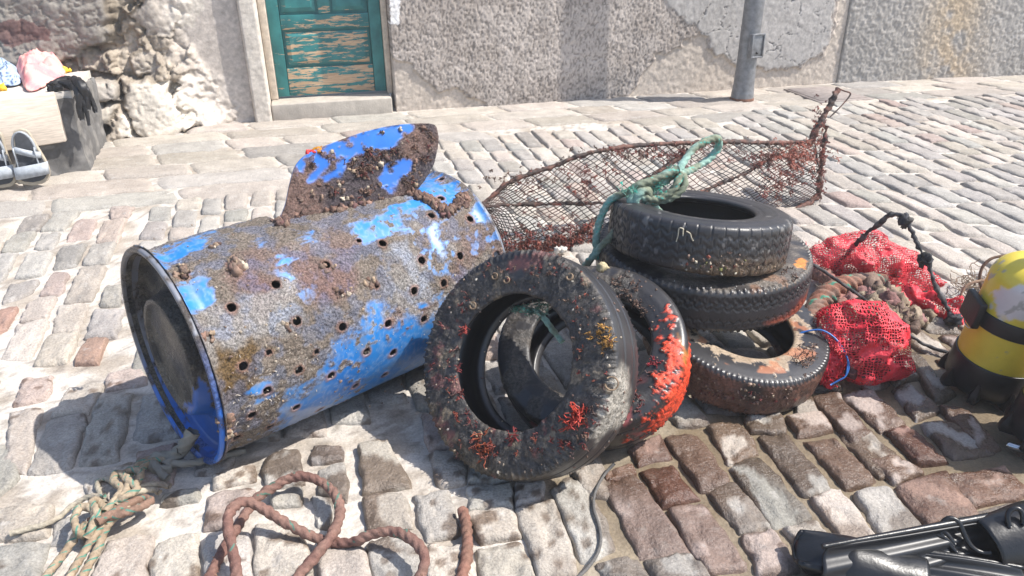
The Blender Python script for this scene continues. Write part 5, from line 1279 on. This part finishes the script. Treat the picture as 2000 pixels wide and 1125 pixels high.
wt = thing('wire_tangle', 'tangle of thin rusty wire on the cobbles behind the yellow cylinder', 'wire', G(1900, 550))
mwb = MB()
for k in range(34):
    c = G(1905 + 22 * rs.normal(), 545 + 11 * rs.normal(), .03 + .02 * rs.rand()); r = rs.uniform(.02, .06); a = nrm(rs.normal(0, 1, 3) + ZV * .9); e1, e2 = perp(a)
    t = np.linspace(0, rs.uniform(2, 6), 14); P = c + r * (np.cos(t)[:, None] * e1 + np.sin(t)[:, None] * e2) * (1 + rs.normal(0, .12, (14, 1))); P[:, 2] = np.maximum(P[:, 2], .006)
    v, f, _ = sweep(spline(P, .008), .0014, 4, cap=False); mwb.add(v, f, np.array([.22, .16, .11]) * rs.uniform(.6, 1.3))
mwb.build('loop', MAT['crust'], wt)
hp = thing('wire_hoop', 'stiff brown wire hoop standing half hidden behind the yellow cylinder', 'hoop', G(1930, 590))
hp0 = G(1925, 600); hn = nrm(np.array([-.2, -1, .35]))
tube('hoop', spline(np.array([V(a, b, hp0, hn) for a, b in ((1925, 590), (1918, 565), (1914, 540), (1920, 520), (1935, 506), (1958, 500), (1990, 498))]), .006), .0055, MAT['crust'], hp, col=(.13, .075, .045), ns=8, rough=.001)
tube('hoop', spline(np.array([V(a, b, hp0 + hn * .03, hn) for a, b in ((1878, 600), (1876, 580), (1884, 562), (1900, 552), (1930, 547), (1970, 548))]), .006), .005, MAT['crust'], hp, col=(.30, .20, .13), ns=8, rough=.001)

# ------------------------------------------------------------------ dive cylinder
TC = np.array([1.429, 1.882, .126]); tx = nrm(np.array([.04, -.135, .99])); te1 = nrm(np.cross([0, 1, .0], tx)); te2 = np.cross(tx, te1)
TR = .110
tank = thing('dive_cylinder', 'yellow scuba cylinder with black rubber boot and strap, standing at the right edge', 'scuba tank', (TC[0], TC[1], 0))
def trev(name, prof, mat, cfn=None, n=96):
    t = np.linspace(0, 2 * pi, n, endpoint=False)
    v = np.array([[TC + tx * s_ + r * (cos(a) * te1 + sin(a) * te2) for a in t] for s_, r in prof]).reshape(-1, 3)
    return mesh(name, v, gfaces(len(prof), n, False, True), MAT[mat], tank, attrs=dict(Col=cfn(v)) if cfn else None)
def c_tank(v):
    q = PX(v); f = fbm(v, 26, 4, 461)
    c = mix(np.array([.62, .47, .045]), np.array([.70, .55, .07]), f)
    nz = np.stack([fbm(v, 30, 4, 462) - .5, fbm(v, 30, 4, 463) - .5], -1)
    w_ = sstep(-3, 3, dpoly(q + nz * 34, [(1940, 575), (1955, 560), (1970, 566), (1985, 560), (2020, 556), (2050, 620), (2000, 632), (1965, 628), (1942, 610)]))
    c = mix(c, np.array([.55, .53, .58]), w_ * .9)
    sc_ = sstep(.70, .73, fbm(v, 42, 3, 464)); c = mix(c, np.array([.30, .29, .27]), sc_ * .8)
    return c
cylp = [(-.10, .02)] + [(-.10 + .03 * k / 4, .06 + .05 * math.sin(k / 4 * pi / 2)) for k in range(5)] + [(s_, TR) for s_ in np.linspace(-.06, .245, 60)] + [(.245 + .075 * sin(a), .025 + (TR - .025) * cos(a)) for a in np.linspace(.05, pi / 2, 22)] + [(.335, .024), (.35, .022), (.35, .001)]
trev('cylinder_body', cylp, 'tank', c_tank, 160)
trev('rubber_boot', [(-.001, TR + .0005), (.0, TR + .004), (-.004, TR + .0055), (-.03, TR + .006), (-.05, TR + .0075), (-.09, TR + .007), (-.108, TR - .004), (-.115, TR - .02), (-.116, .001)], 'black')
for a in np.linspace(0, 2 * pi, 8, endpoint=False):
    d = cos(a) * te1 + sin(a) * te2; s_ = np.cross(tx, d)
    v = []
    for z, r0, r1, w_ in ((-.055, TR + .004, TR + .0075, .006), (-.09, TR + .002, TR + .022, .014), (-.112, TR - .01, TR + .024, .016), (-.118, TR - .02, TR + .018, .014)):
        v += [TC + tx * z + d * r0 - s_ * w_, TC + tx * z + d * r1 - s_ * w_ * .7, TC + tx * z + d * r1 + s_ * w_ * .7, TC + tx * z + d * r0 + s_ * w_]
    soften(mesh('boot_foot', v, gfaces(4, 4, False, True).tolist() + [[3, 2, 1, 0], [12, 13, 14, 15]], MAT['black'], tank), .004)
# cam strap with its buckle
trev('strap', [(.112, TR + .001), (.112, TR + .004), (.115, TR + .005), (.157, TR + .005), (.160, TR + .004), (.160, TR + .001)], 'neo')
# direction of the buckle: left side of the cylinder as the camera sees it
vw = nrm((CAM - TC) * [1, 1, 0]); lf = nrm(np.array([-1, .25, 0])); lf = nrm(lf - tx * (lf @ tx)); bd = nrm(lf + vw * .15); bs = np.cross(tx, bd)
v, f = obox(TC + tx * .136 + bd * (TR + .004), bd, bs, tx, (0, .022), (-.045, .045), (-.033, .05)); bk_ = soften(mesh('buckle', v, f, MAT['neo'], tank, smooth=False), .006, 3)
P = TC + tx * .136 + bd * (TR + .016) + np.array([bs * (-.038) + tx * .045, bs * (-.058) + tx * .04 - bd * .012, bs * (-.066) + tx * .006 - bd * .02, bs * (-.058) - tx * .016 - bd * .012, bs * (-.04) - tx * .02])
tube('wire_bail', spline(P, .004), .0026, MAT['steel'], bk_, ns=8)
P = TC + tx * .10 + bd * (TR + .012) + np.array([bs * .03, bs * .01 - tx * .014, -bs * .02 - tx * .012, -bs * .045 - bd * .01, -bs * .06 + tx * .01 - bd * .02])
tube('wire_bail', spline(P, .004), .0022, MAT['steel'], bk_, ns=8)
trev('valve', [(.351, .02), (.37, .02), (.372, .012), (.40, .012), (.402, .02), (.43, .02), (.432, .001)], 'steel', None, 32)
# a second cylinder beside it, only the edge of its boot inside the photograph
t2 = tank.copy(); COL.objects.link(t2); SC2 = np.array([1.452, 1.605, 0]); t2.location = tuple(SC2); t2.rotation_euler = (0, 0, radians(70))
t2['label'] = 'second scuba cylinder cut off by the right edge, only its black boot showing'; t2['group'] = tank['group'] = 'scuba cylinders'
for ch in list(tank.children):
    c_ = ch.copy(); COL.objects.link(c_); c_.parent = t2
    for g_ in ch.children:
        d_ = g_.copy(); COL.objects.link(d_); d_.parent = c_
# black boot of a neighbouring cylinder and a pale hose fitting at the right edge
cp = thing('hose_fitting', 'small pale metal fitting lying on the shaded cobbles at the right edge', 'fitting', G(1985, 872))
tube('ferrule', spline(R3([(1966, 868, .014), (1985, 874, .014), (2010, 878, .016)]), .004), np.linspace(.009, .014, len(spline(R3([(1966, 868, .014), (1985, 874, .014), (2010, 878, .016)]), .004))), MAT['steel'], cp, ns=12)
tube('hose', spline(R3([(2010, 878, .016), (2050, 885, .016), (2120, 880, .016)]), .004), .011, MAT['black'], cp, ns=12)

# ------------------------------------------------------------------ fins
def fin(label, heel, toe, roll, L, W, seed, ps=1.0, strap=True):
    """heel/toe: world points of the sole line; roll tips the fin about that line"""
    heel, toe = np.array(heel, float), np.array(toe, float)
    x = nrm(toe - heel); s0 = nrm(np.cross(ZV, x)); u0 = np.cross(x, s0)
    s = cos(roll) * s0 + sin(roll) * u0; u = np.cross(x, s)
    root = thing('swim_fin', label, 'swim fin', heel * [1, 1, 0], 'wet black swim fins')
    # foot pocket: an open shell, narrowing to the toes
    n, m_ = 30, 40; t = np.linspace(0, 1, n); a = np.linspace(-.42 * pi, 1.42 * pi, m_)
    T, A = np.meshgrid(t, a, indexing='ij')
    wd = (.055 + .012 * np.sin(T * pi)) * ps; ht = (.050 * (1 - T * .55) + .012) * ps
    op = np.clip(1 - T * 2.6, 0, 1)
    a2 = pi / 2 + (A - pi / 2) * 1.0
    h = ht * (np.sin(a2) + .75); h = np.where(np.sin(a2) > .2, h * (1 - .6 * op * sstep(.2, .9, np.sin(a2))), h)
    P = heel + (T * .24 - .02 * np.sin(a2) * op)[..., None] * x + (wd * np.cos(a2))[..., None] * s + h[..., None] * u
    P = P + (fbm(P, 20, 2, seed)[..., None] - .5) * .006
    pk = mesh('foot_pocket', P.reshape(-1, 3), gfaces(n, m_), MAT['fin'], root); md = pk.modifiers.new('shell', 'SOLIDIFY'); md.thickness = .005; md.offset = -1
    rim = P[0]; tube('pocket_rim', spline(rim[::3], .005), .0055, MAT['fin'], root, ns=8)
    # blade with ribs and thick side rails
    nb, mb_ = 60, 49; t = np.linspace(0, 1, nb); q = np.linspace(-1, 1, mb_)
    T, Q = np.meshgrid(t, q, indexing='ij')
    ww = W * (.46 + .54 * T ** .8); xx = .13 + T * (L - .13) - .035 * np.abs(Q) ** 2 * (T > .6) * (T - .6) / .4
    z = .010 + .018 * T * 0 + .012 * np.sin(T * pi) + .004 * np.cos(Q * pi * 4) * sstep(.1, .3, T) + .016 * sstep(.90, .97, np.abs(Q)) * (1 - .7 * T)
    P = heel + xx[..., None] * x + (ww * Q)[..., None] * s + z[..., None] * u
    bl = mesh('blade', P.reshape(-1, 3), gfaces(nb, mb_), MAT['finhi'], root); md = bl.modifiers.new('shell', 'SOLIDIFY'); md.thickness = .006; md.offset = -1
    for sg_ in (-1, 1):
        P = np.array([heel + (.06 + k * (L - .08)) * x + sg_ * (W * (.46 + .54 * k ** .8) + .003) * s + (.016 + .012 * sin(k * pi)) * u for k in np.linspace(0, 1, 14)])
        tube('side_rail', spline(P, .01), np.linspace(.011, .005, len(spline(P, .01))), MAT['fin'], root, ns=10)
    # heel strap with buckles
    if not strap: return root
    t = np.linspace(0, pi, 20)
    P = np.array([heel + (.07 - .155 * sin(a)) * x + .066 * cos(a) * s + (.045 + .05 * sin(a)) * u for a in t])
    T_, N_, B_ = frames(P); wv = u
    v = np.concatenate([P + wv * .012, P - wv * .012]); st = mesh('strap', v, [[k, k + 1, 21 + k, 20 + k] for k in range(19)], MAT['fin'], root); md = st.modifiers.new('band', 'SOLIDIFY'); md.thickness = .005
    for sg_ in (-1, 1):
        v, f = obox(heel + .07 * x + sg_ * .066 * s + .045 * u, x, s, u, (-.022, .03), (-.007, .010), (-.016, .018)); b_ = soften(mesh('buckle', v, f, MAT['fin'], root, smooth=False), .005, 3)
        c = heel + .05 * x + sg_ * .080 * s + .05 * u; tt = np.linspace(0, 2 * pi, 22)
        tube('tab_loop', np.array([c + .030 * cos(k) * x * 1.0 + .034 * (sin(k) + .6) * u for k in tt]), .0052, MAT['fin'], b_, ns=8, cap=False)
    return root
fin('wet black swim fin on its side, its open foot pocket to the left', G(1566, 1092, .012), G(1780, 1136, .012), radians(16), .46, .072, 1, .74, False)
f2 = fin('wet black swim fin standing on its edge, strap loops raised, in the lower right corner', G(2080, 1020, .05), G(1765, 1112, .03), radians(-48), .62, .085, 2)
lp0 = G(1880, 1075, .06); ln = nrm(np.array([-.2, -.9, .6]))
for pts in ([(1868, 1080), (1850, 1058), (1836, 1038), (1842, 1020), (1856, 1012), (1872, 1020), (1884, 1045), (1896, 1066), (1914, 1078), (1935, 1080)], [(1862, 1068), (1845, 1050), (1828, 1044), (1824, 1036), (1836, 1033), (1852, 1046), (1864, 1064)], [(1972, 1030), (1968, 1010), (1974, 996), (1988, 993), (1997, 1004), (1999, 1024)]):
    tube('strap_loop', spline(np.array([V(a, b, lp0, ln) for a, b in pts]), .004), .0058, MAT['fin'], f2, ns=8)

# ------------------------------------------------------------------ bench with the swimmers' things
bF = G(176, 331); bK = G(224, 268) + np.array([-.05, .03, 0]); fdir = nrm(np.array([-.715, -.70, 0])); BZ = .465
fdir = nrm(G(0, 363) - G(176, 331)); ddir = nrm(bK - bF)
bench = thing('stone_bench', 'dark stone bench with a pale plank along its front, against the rubble wall', 'bench', (bF[0], bF[1], 0))
def rockbox(name, o, e1, e2, L, D, z0, z1, mat, cfn, rough, parent, seed, step=.018):
    """box with rough hewn faces; e1 along front (leftwards), e2 back"""
    nl, nd, nz = max(3, int(L / step)), max(3, int(D / step)), max(3, int((z1 - z0) / step))
    mb = MB()
    def face(A, B, C, na, nb):
        a = np.linspace(0, 1, na)[:, None, None]; b = np.linspace(0, 1, nb)[None, :, None]
        P = (A + (B - A) * a + (C - A) * b).reshape(-1, 3); mb.add(P, gfaces(na, nb))
    p = lambda l, d, z: o + e1 * l * L + e2 * d * D + ZV * (z0 + (z1 - z0) * z)
    face(p(0, 0, 0), p(1, 0, 0), p(0, 0, 1), nl, nz); face(p(0, 1, 0), p(0, 0, 0), p(0, 1, 1), nd, nz); face(p(0, 0, 1), p(1, 0, 1), p(0, 1, 1), nl, nd)
    face(p(1, 0, 0), p(1, 1, 0), p(1, 0, 1), nd, nz); face(p(1, 1, 0), p(0, 1, 0), p(1, 1, 1), nl, nz)
    v = np.concatenate(mb.v); f = np.concatenate(mb.f)
    d1, d2, di = worley(v, 7, seed)
    off = np.stack([fbm(v, 9, 4, seed + i) - .5 for i in (1, 2, 3)], -1) * rough + ((di - .5) * rough * .7)[:, None] * nrm(-e2 - e1)
    return mesh(name, v + off, f, MAT[mat], parent, attrs=dict(Col=cfn(v, d1, d2, di)))
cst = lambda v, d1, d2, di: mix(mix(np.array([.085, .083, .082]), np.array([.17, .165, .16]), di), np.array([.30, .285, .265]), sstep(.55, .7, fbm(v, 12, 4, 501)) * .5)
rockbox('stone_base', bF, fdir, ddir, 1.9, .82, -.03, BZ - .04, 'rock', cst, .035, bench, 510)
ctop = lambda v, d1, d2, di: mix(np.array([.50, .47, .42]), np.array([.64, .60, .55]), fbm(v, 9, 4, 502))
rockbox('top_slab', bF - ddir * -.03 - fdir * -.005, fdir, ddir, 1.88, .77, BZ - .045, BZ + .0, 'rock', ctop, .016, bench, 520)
zpl = .285
v, f = obox(bF, fdir, -nrm(np.array([ddir[0], ddir[1], 0])), ZV, (.075, 1.9), (.002, .05), (zpl - .09, BZ + .012))
pl0 = bF + fdir * .075
soften(mesh('front_plank', v, f, MAT['wood'], bench, smooth=False), .006)
TOPP = bF + ZV * (BZ + .01)
def BT(px, py, dz=0.0): return G(px, py, BZ + .012 + dz)
def cloth(name, label, cat, outl, cfn, hfn, seed, n=44, dz=.02):
    pts = np.array([BT(a, b) for a, b in outl]); o3 = spline(pts, .012, True); c = o3.mean(0)
    rr = (np.linspace(0, 1, n) ** .8)[:, None, None]; P = c + (o3 - c)[None] * rr
    ridge = 1 - np.abs(fbm(P, 8, 3, seed) * 2 - 1)
    z = hfn(P, rr[..., 0]) + (ridge - .6) * .085 * np.clip((1.05 - rr[..., 0]) * 3, .25, 1) + (fbm(P, 30, 2, seed + 1) - .5) * .012
    P = P + ZV * np.maximum(z, .002)[..., None]; m_ = P.shape[1]
    v = P.reshape(-1, 3); root = mesh(name, v, gfaces(n, m_, False, True), MAT['cloth'], None, attrs=dict(Col=cfn(v)), origin=(c[0], c[1], BZ))
    md = root.modifiers.new('thickness', 'SOLIDIFY'); md.thickness = .006; md.offset = 1
    return tag(root, label, cat)
def c_pink(v):
    q = PX(v); st = sstep(.2, .6, np.sin((v @ np.array([9.0, 5.0, 14.0])) * 5))
    return mix(np.array([.78, .40, .36]), np.array([.72, .24, .26]), st * .8)
cloth('towel', 'pink striped towel crumpled on the bench', 'towel', [(22, 108), (45, 92), (70, 84), (100, 92), (120, 104), (118, 122), (128, 138), (122, 152), (100, 162), (75, 174), (52, 176), (42, 160), (30, 135)], c_pink, lambda P, r: (.085 + .05 * (fbm(P, 5, 2, 532) - .3)) * np.clip(1 - r ** 4, 0, 1) * sstep(-.2, .5, (P[..., 1] - 4.5) * 1.6 + .3), 531)
def c_blue(v):
    w_ = np.abs(np.sin(v @ np.array([60.0, 35, 20]))) ; w2 = np.abs(np.sin(v @ np.array([-30.0, 55, 40])))
    return mix(np.array([.38, .48, .62]), np.array([.03, .06, .16]), np.maximum(sstep(.25, .1, w_), sstep(.2, .08, w2)))
cloth('shirt', 'blue and white checked shirt beside the pink towel on the bench', 'shirt', [(-60, 130), (-30, 100), (10, 96), (30, 110), (38, 140), (42, 162), (10, 168), (-50, 160)], c_blue, lambda P, r: .09 * np.clip(1 - r ** 2, 0, 1), 541)
cloth('cap', 'crumpled red cloth on top of the checked shirt', 'cloth', [(-30, 92), (0, 84), (22, 88), (36, 98), (20, 106), (-30, 106)], lambda v: np.broadcast_to([.55, .03, .06], (len(v), 3)), lambda P, r: .17 + .06 * np.clip(1 - r ** 2, 0, 1), 551)
# black glove over the plank corner
gl = thing('black_glove', 'limp black neoprene glove draped over the right end of the plank', 'glove', BT(150, 175) * [1, 1, 1])
gd = nrm(np.array([.25, -.95, 0]))
def gpt(px, py, off): return V(px, py, bF + fdir * .04 - ddir * (.06 + off), -ddir)
for pts, r in (([BT(100, 172, .012), BT(120, 162, .022), BT(140, 158, .025), gpt(158, 165, .0), gpt(168, 190, .01), gpt(172, 215, .01)], .030), ([BT(118, 165, .02), BT(138, 166, .02), gpt(152, 178, .01), gpt(155, 205, .02), gpt(160, 235, .02)], .022), ([BT(140, 160, .02), gpt(165, 172, .0), gpt(178, 195, .0), gpt(188, 220, .0)], .019), ([gpt(160, 190, .02), gpt(168, 215, .02), gpt(174, 245, .02)], .012), ([BT(98, 172, .01), BT(108, 171, .012), BT(122, 170, .015)], .018)):
    P = spline(np.array(pts), .008); tube('finger' if r < .025 else 'palm', P, r * (1 - .45 * np.linspace(0, 1, len(P)) ** 3), MAT['neo'], gl, ns=16, lobes=4, amp=.2, pitch=.12, rough=.004, seed=int(r * 1000))
for px, py, lb in ((136, 137, 'small yellow petal on the bench top beside the towel'), (6, 172, 'yellow scrap at the left end of the bench, by the plank edge')):
    c = BT(px, py, .004); mb = MB(); lumps(mb, [c, c + fdir * .03, c + fdir * .055], [ZV] * 3, .022, [(.85, .5, .03)], px); o = mb.build('petal', MAT['yellow'], None, origin=c); tag(o, lb, 'petal')
c = G(250, 267, .006); mb = MB(); lumps(mb, [c], [ZV], .014, [(.85, .5, .03)], 3); tag(mb.build('petal', MAT['yellow'], None, origin=c), 'tiny yellow petal on the flagstones right of the bench', 'petal')
# sandals leaning on the stone
def sandal(label, px0, py0, px1, py1, wpx, seed, mir):
    toe = G(px0, py0, .012); n0 = nrm(toe - CAM)
    # the heel rests against the bench: found on the plane of its front face
    hd_ = np.array([ddir[0], ddir[1], 0]); heel = V(px1, py1, toe - hd_ * .0, -hd_ - ZV * -.12)
    L = np.linalg.norm(heel - toe); x = nrm(heel - toe); s = nrm(np.cross(x, ddir)); s = s if s @ RT > 0 else -s; u = np.cross(x, s); u = u if u @ (CAM - toe) > 0 else -u
    W = wpx * L / 117.0 / 2
    root = thing('sandal', label, 'sandal', toe * [1, 1, 0], 'pair of sandals')
    k = np.linspace(0, 1, 40)
    hw = W * (.80 + .22 * np.cos((k - .22) * 4.6)) * np.clip(np.sqrt(1 - (2 * k - 1) ** 8), .0, 1) * (1 - .08 * k); cx = mir * W * .12 * np.sin(k * pi * 1.3)
    ring = np.concatenate([np.stack([k * L, cx + hw], -1), np.stack([k[::-1][1:-1] * L, (cx - hw)[::-1][1:-1]], -1)])
    def slab(name, z0, z1, sc_, mat):
        c = ring.mean(0); R_ = c + (ring - c) * sc_; m_ = len(R_); v = np.concatenate([toe + R_[:, :1] * x + R_[:, 1:] * s + u * z for z in (z0, z1)])
        a = np.arange(m_); b = (a + 1) % m_
        soften(mesh(name, v, [[i, j, j + m_, i + m_] for i, j in zip(a, b)] + [list(range(m_))[::-1], [m_ + i for i in range(m_)]], MAT[mat], root, smooth=False), .004)
    slab('sole', 0, .028, 1.0, 'sole'); slab('footbed', .0285, .034, .88, 'foot')
    def arch(name, k0, hh, wd, tw=0, span=1.0):
        t = np.linspace(0, pi, 22); i = int(k0 * 39)
        P = np.array([toe + (k0 * L + tw * cos(a)) * x + (cx[i] + hw[i] * span * cos(a)) * s + (.030 + hh * sin(a) ** .7) * u for a in t])
        v = np.concatenate([P - x * wd, P + x * wd]); m = mesh(name, v, [[q, q + 1, 23 + q, 22 + q] for q in range(21)], MAT['strap'], root); md = m.modifiers.new('band', 'SOLIDIFY'); md.thickness = .005; md.offset = 0
    arch('toe_strap', .27, .042, .034, .012); arch('instep_strap', .60, .050, .018, -.02)
    t = np.linspace(-.15, pi + .15, 26); i = 28
    P = np.array([toe + (.66 * L + .30 * L * sin(a)) * x + (cx[i] + hw[i] * 1.0 * cos(a)) * s + (.055 + .035 * sin(a)) * u for a in t])
    v = np.concatenate([P - u * .014, P + u * .014]); m = mesh('heel_strap', v, [[q, q + 1, 27 + q, 26 + q] for q in range(25)], MAT['strap'], root); md = m.modifiers.new('band', 'SOLIDIFY'); md.thickness = .007; md.offset = 0
    for sg_ in (-1, 1):
        P = np.array([toe + (k_ * L) * x + (cx[i] + sg_ * hw[i] * .97) * s + z * u for k_, z in ((.30, .05), (.42, .05), (.52, .06), (.62, .075), (.68, .07))]); T_ = nrm(np.gradient(P, axis=0)); B_ = np.cross(s, T_)
        v = np.concatenate([P - B_ * .010, P + B_ * .010]); m = mesh('side_strap', v, [[q, q + 1, 6 + q, 5 + q] for q in range(4)], MAT['strap'], root); md = m.modifiers.new('band', 'SOLIDIFY'); md.thickness = .005; md.offset = 0
sandal('grey strap sandal leaning heel-up on the bench stone, the right one of the pair', 68, 361, 44, 250, 62, 1, 1)
sandal('grey strap sandal cut off by the left edge of the photo', 6, 366, -14, 254, 62, 2, -1)

# ------------------------------------------------------------------ pole with its box, cover in the pavement
PB = G(1450, 196); PB = PB + np.array([0, .02, 0])
pole = thing('lamp_post', 'grey steel post with a small inspection box, in front of the cracked render', 'post', (PB[0], PB[1], 0))
pt = nrm(np.array([.012, .0, 1.0])); 
prof = [(-.02, .092), (.0, .092), (.06, .090), (.075, .0875), (.12, .084), (.32, .078), (1.5, .076), (3.4, .06)]
t = np.linspace(0, 2 * pi, 48, endpoint=False)
zz = np.concatenate([np.linspace(a[0], b[0], 6, endpoint=False) for a, b in zip(prof[:-1], prof[1:])] + [[prof[-1][0]]]); rr = np.interp(zz, [p[0] for p in prof], [p[1] for p in prof])
v = np.array([[PB + pt * z + r * np.array([cos(a), sin(a), 0]) for a in t] for z, r in zip(zz, rr)]).reshape(-1, 3)
mesh('shaft', v, gfaces(len(zz), 48, False, True), MAT['pole'], pole)
v = np.array([[PB + pt * z + r * (1 + .05 * fbm(np.array([[cos(a), sin(a), z * 9]]), 3, 2, 3)[0]) * np.array([cos(a), sin(a), 0]) for a in t] for z, r in ((.0, .094), (.012, .096), (.022, .091))]).reshape(-1, 3)
mesh('rusty_foot', v, gfaces(3, 48, False, True), MAT['rust'], pole)
bxd = nrm(np.array([.42, -.9, 0])); bxs = np.array([-bxd[1], bxd[0], 0])
def ZP(py, dx=0): 
    zs = np.linspace(0, 1.2, 2400); return float(zs[np.argmin(np.abs(PX(PB + bxd * .09 + pt * zs[:, None])[:, 1] - py))])
z1, z0 = ZP(66), ZP(112)
v, f = obox(PB + pt * 0 + bxd * .066, bxd, bxs, ZV, (0, .040), (-.062, .062), (z0, z1)); ib = soften(mesh('inspection_box', v, f, MAT['pole'], pole, smooth=False), .006, 2)
fr = MB()
for a, b in (((-.063, -.052), (z0 - .002, z1 + .002)), ((.052, .063), (z0 - .002, z1 + .002)), ((-.051, .051), (z1 - .010, z1 + .003)), ((-.051, .051), (z0 - .003, z0 + .009))):
    v, f = obox(PB + bxd * .066, bxd, bxs, ZV, (.0405, .050), a, b); fr.add(v, f)
soften(fr.build('box_rim', MAT['pole'], ib, smooth=False), .002)
u = np.linspace(0, pi, 8); tt = np.linspace(0, 2 * pi, 12, endpoint=False); kc = PB + bxd * .11 + ZV * (z0 + .035)
v = np.array([[kc + .010 * (sin(a) * cos(b) * bxs + cos(a) * ZV + sin(a) * sin(b) * bxd) for b in tt] for a in u]).reshape(-1, 3)
mesh('lock_knob', v, gfaces(8, 12, False, True), MAT['black'], ib)
cov = thing('manhole_cover', 'ribbed rectangular iron cover set in the flagstones, right of the post', 'cover', G(1620, 186))
cq = [G(1530, 176), G(1612, 171), G(1706, 195), G(1602, 203)]
mb = MB(); o_, e1, e2 = cq[0], cq[1] - cq[0], cq[3] - cq[0]
v, f = box8([p + ZV * z for z in (-.02, .012) for p in (cq[3], cq[2], cq[1], cq[0])]); mb.add(v, f)
bil = lambda a, b: (cq[0] * (1 - a) + cq[1] * a) * (1 - b) + (cq[3] * (1 - a) + cq[2] * a) * b
for k in range(26):
    b0, b1 = .06 + k * .034, .06 + k * .034 + .017
    v, f = box8([bil(a, b) + ZV * z for z in (.011, .0175) for a, b in ((.05, b1), (.95, b1), (.95, b0), (.05, b0))]); mb.add(v, f)
soften(mb.build('iron_plate', MAT['iron'], cov, smooth=False), .002, 1)
# bits of litter
for px, py, cl, lb, nm in ((604, 297, (.55, .05, .05), 'scrap of red plastic showing behind the barrel flap', 'plastic_scrap'), (622, 292, (.5, .22, .03), 'scrap of orange plastic showing behind the barrel flap, beside the red one', 'plastic_scrap')):
    c = A0 + (V(px, py, A0, fn_) - A0) - fn_ * .012; mb = MB(); lumps(mb, [c, c + hd * .012], [ZV] * 2, .012, [cl], px); tag(mb.build(nm, MAT['cloth'], None, origin=c), lb, 'scrap', 'plastic scraps')
for px, py, lb, r in ((965, 489, 'pale pebble', 0), (1090, 490, 'white pebble lying between the barrel end and the leaning tyres', .028), (1175, 522, 'yellowish shell resting on top of the leaning tyre', .012)):
    if r:
        c = G(px, py, .03) if r > .02 else V(px, py, np.array([.222, 1.86, .36]), [0, -1, .4]); mb = MB(); lumps(mb, [c, c + RT * r * .8], [ZV] * 2, r, [(.62, .58, .52)] if r > .02 else [(.5, .42, .25)], px); tag(mb.build('pebble' if r > .02 else 'shell', MAT['crust'], None, origin=c), lb, 'pebble' if r > .02 else 'shell')

GLARE_HAZE = .008

# ------------------------------------------------------------------ light, sky, camera
AZ, EL = radians(-5), radians(53)
sd = bpy.data.lights.new('sun', 'SUN'); sd.energy = 4.2; sd.angle = radians(.5); sd.color = (1.0, .955, .89)
so = bpy.data.objects.new('sun', sd); COL.objects.link(so)
from mathutils import Vector, Matrix
dv = Vector((cos(EL) * cos(AZ), cos(EL) * sin(AZ), sin(EL)))
so.rotation_euler = dv.to_track_quat('Z', 'Y').to_euler(); so.location = (4, -2, 8)
w = bpy.data.worlds.new('World'); sc.world = w; w.use_nodes = True
sky = w.node_tree.nodes.new('ShaderNodeTexSky'); sky.sky_type = 'NISHITA'; sky.sun_disc = False
sky.sun_elevation = EL; sky.sun_rotation = pi / 2 - AZ; sky.altitude = 0; sky.dust_density = 1.5
bg = w.node_tree.nodes['Background']; bg.inputs[1].default_value = .14
w.node_tree.links.new(sky.outputs[0], bg.inputs[0])
cd = bpy.data.cameras.new('camera'); cd.sensor_width = 36; cd.lens = F / 2000 * 36; cd.clip_end = 500; cd.clip_start = .02
co = bpy.data.objects.new('camera', cd); COL.objects.link(co); sc.camera = co
M4 = Matrix.Identity(4)
for i in range(3):
    M4[i][0], M4[i][1], M4[i][2], M4[i][3] = RT[i], UP[i], -FW[i], CAM[i]
co.matrix_world = M4
hm = bpy.data.materials.new('added glare haze'); hm.use_nodes = True; ht = hm.node_tree; ht.nodes.clear()
ho_ = ht.nodes.new('ShaderNodeOutputMaterial'); pv = ht.nodes.new('ShaderNodeVolumePrincipled'); pv.inputs['Color'].default_value = (.97, .96, .95, 1); pv.inputs['Density'].default_value = GLARE_HAZE; pv.inputs['Anisotropy'].default_value = .2
ht.links.new(pv.outputs[0], ho_.inputs['Volume'])
v, f = box8([(x, y, z) for z in (-1.05, 4.2) for x, y in ((-50, -50), (50, -50), (50, 50), (-50, 50))])
mesh('haze', v, f, hm, None, smooth=False, kind='stuff')  # thin haze volume added to imitate washed-out lens glare
sc.view_settings.view_transform = 'Standard'; sc.view_settings.look = 'None'; sc.view_settings.gamma = 1
sc.view_settings.exposure = .83
sc.cycles.max_bounces = 6; sc.cycles.transparent_max_bounces = 12
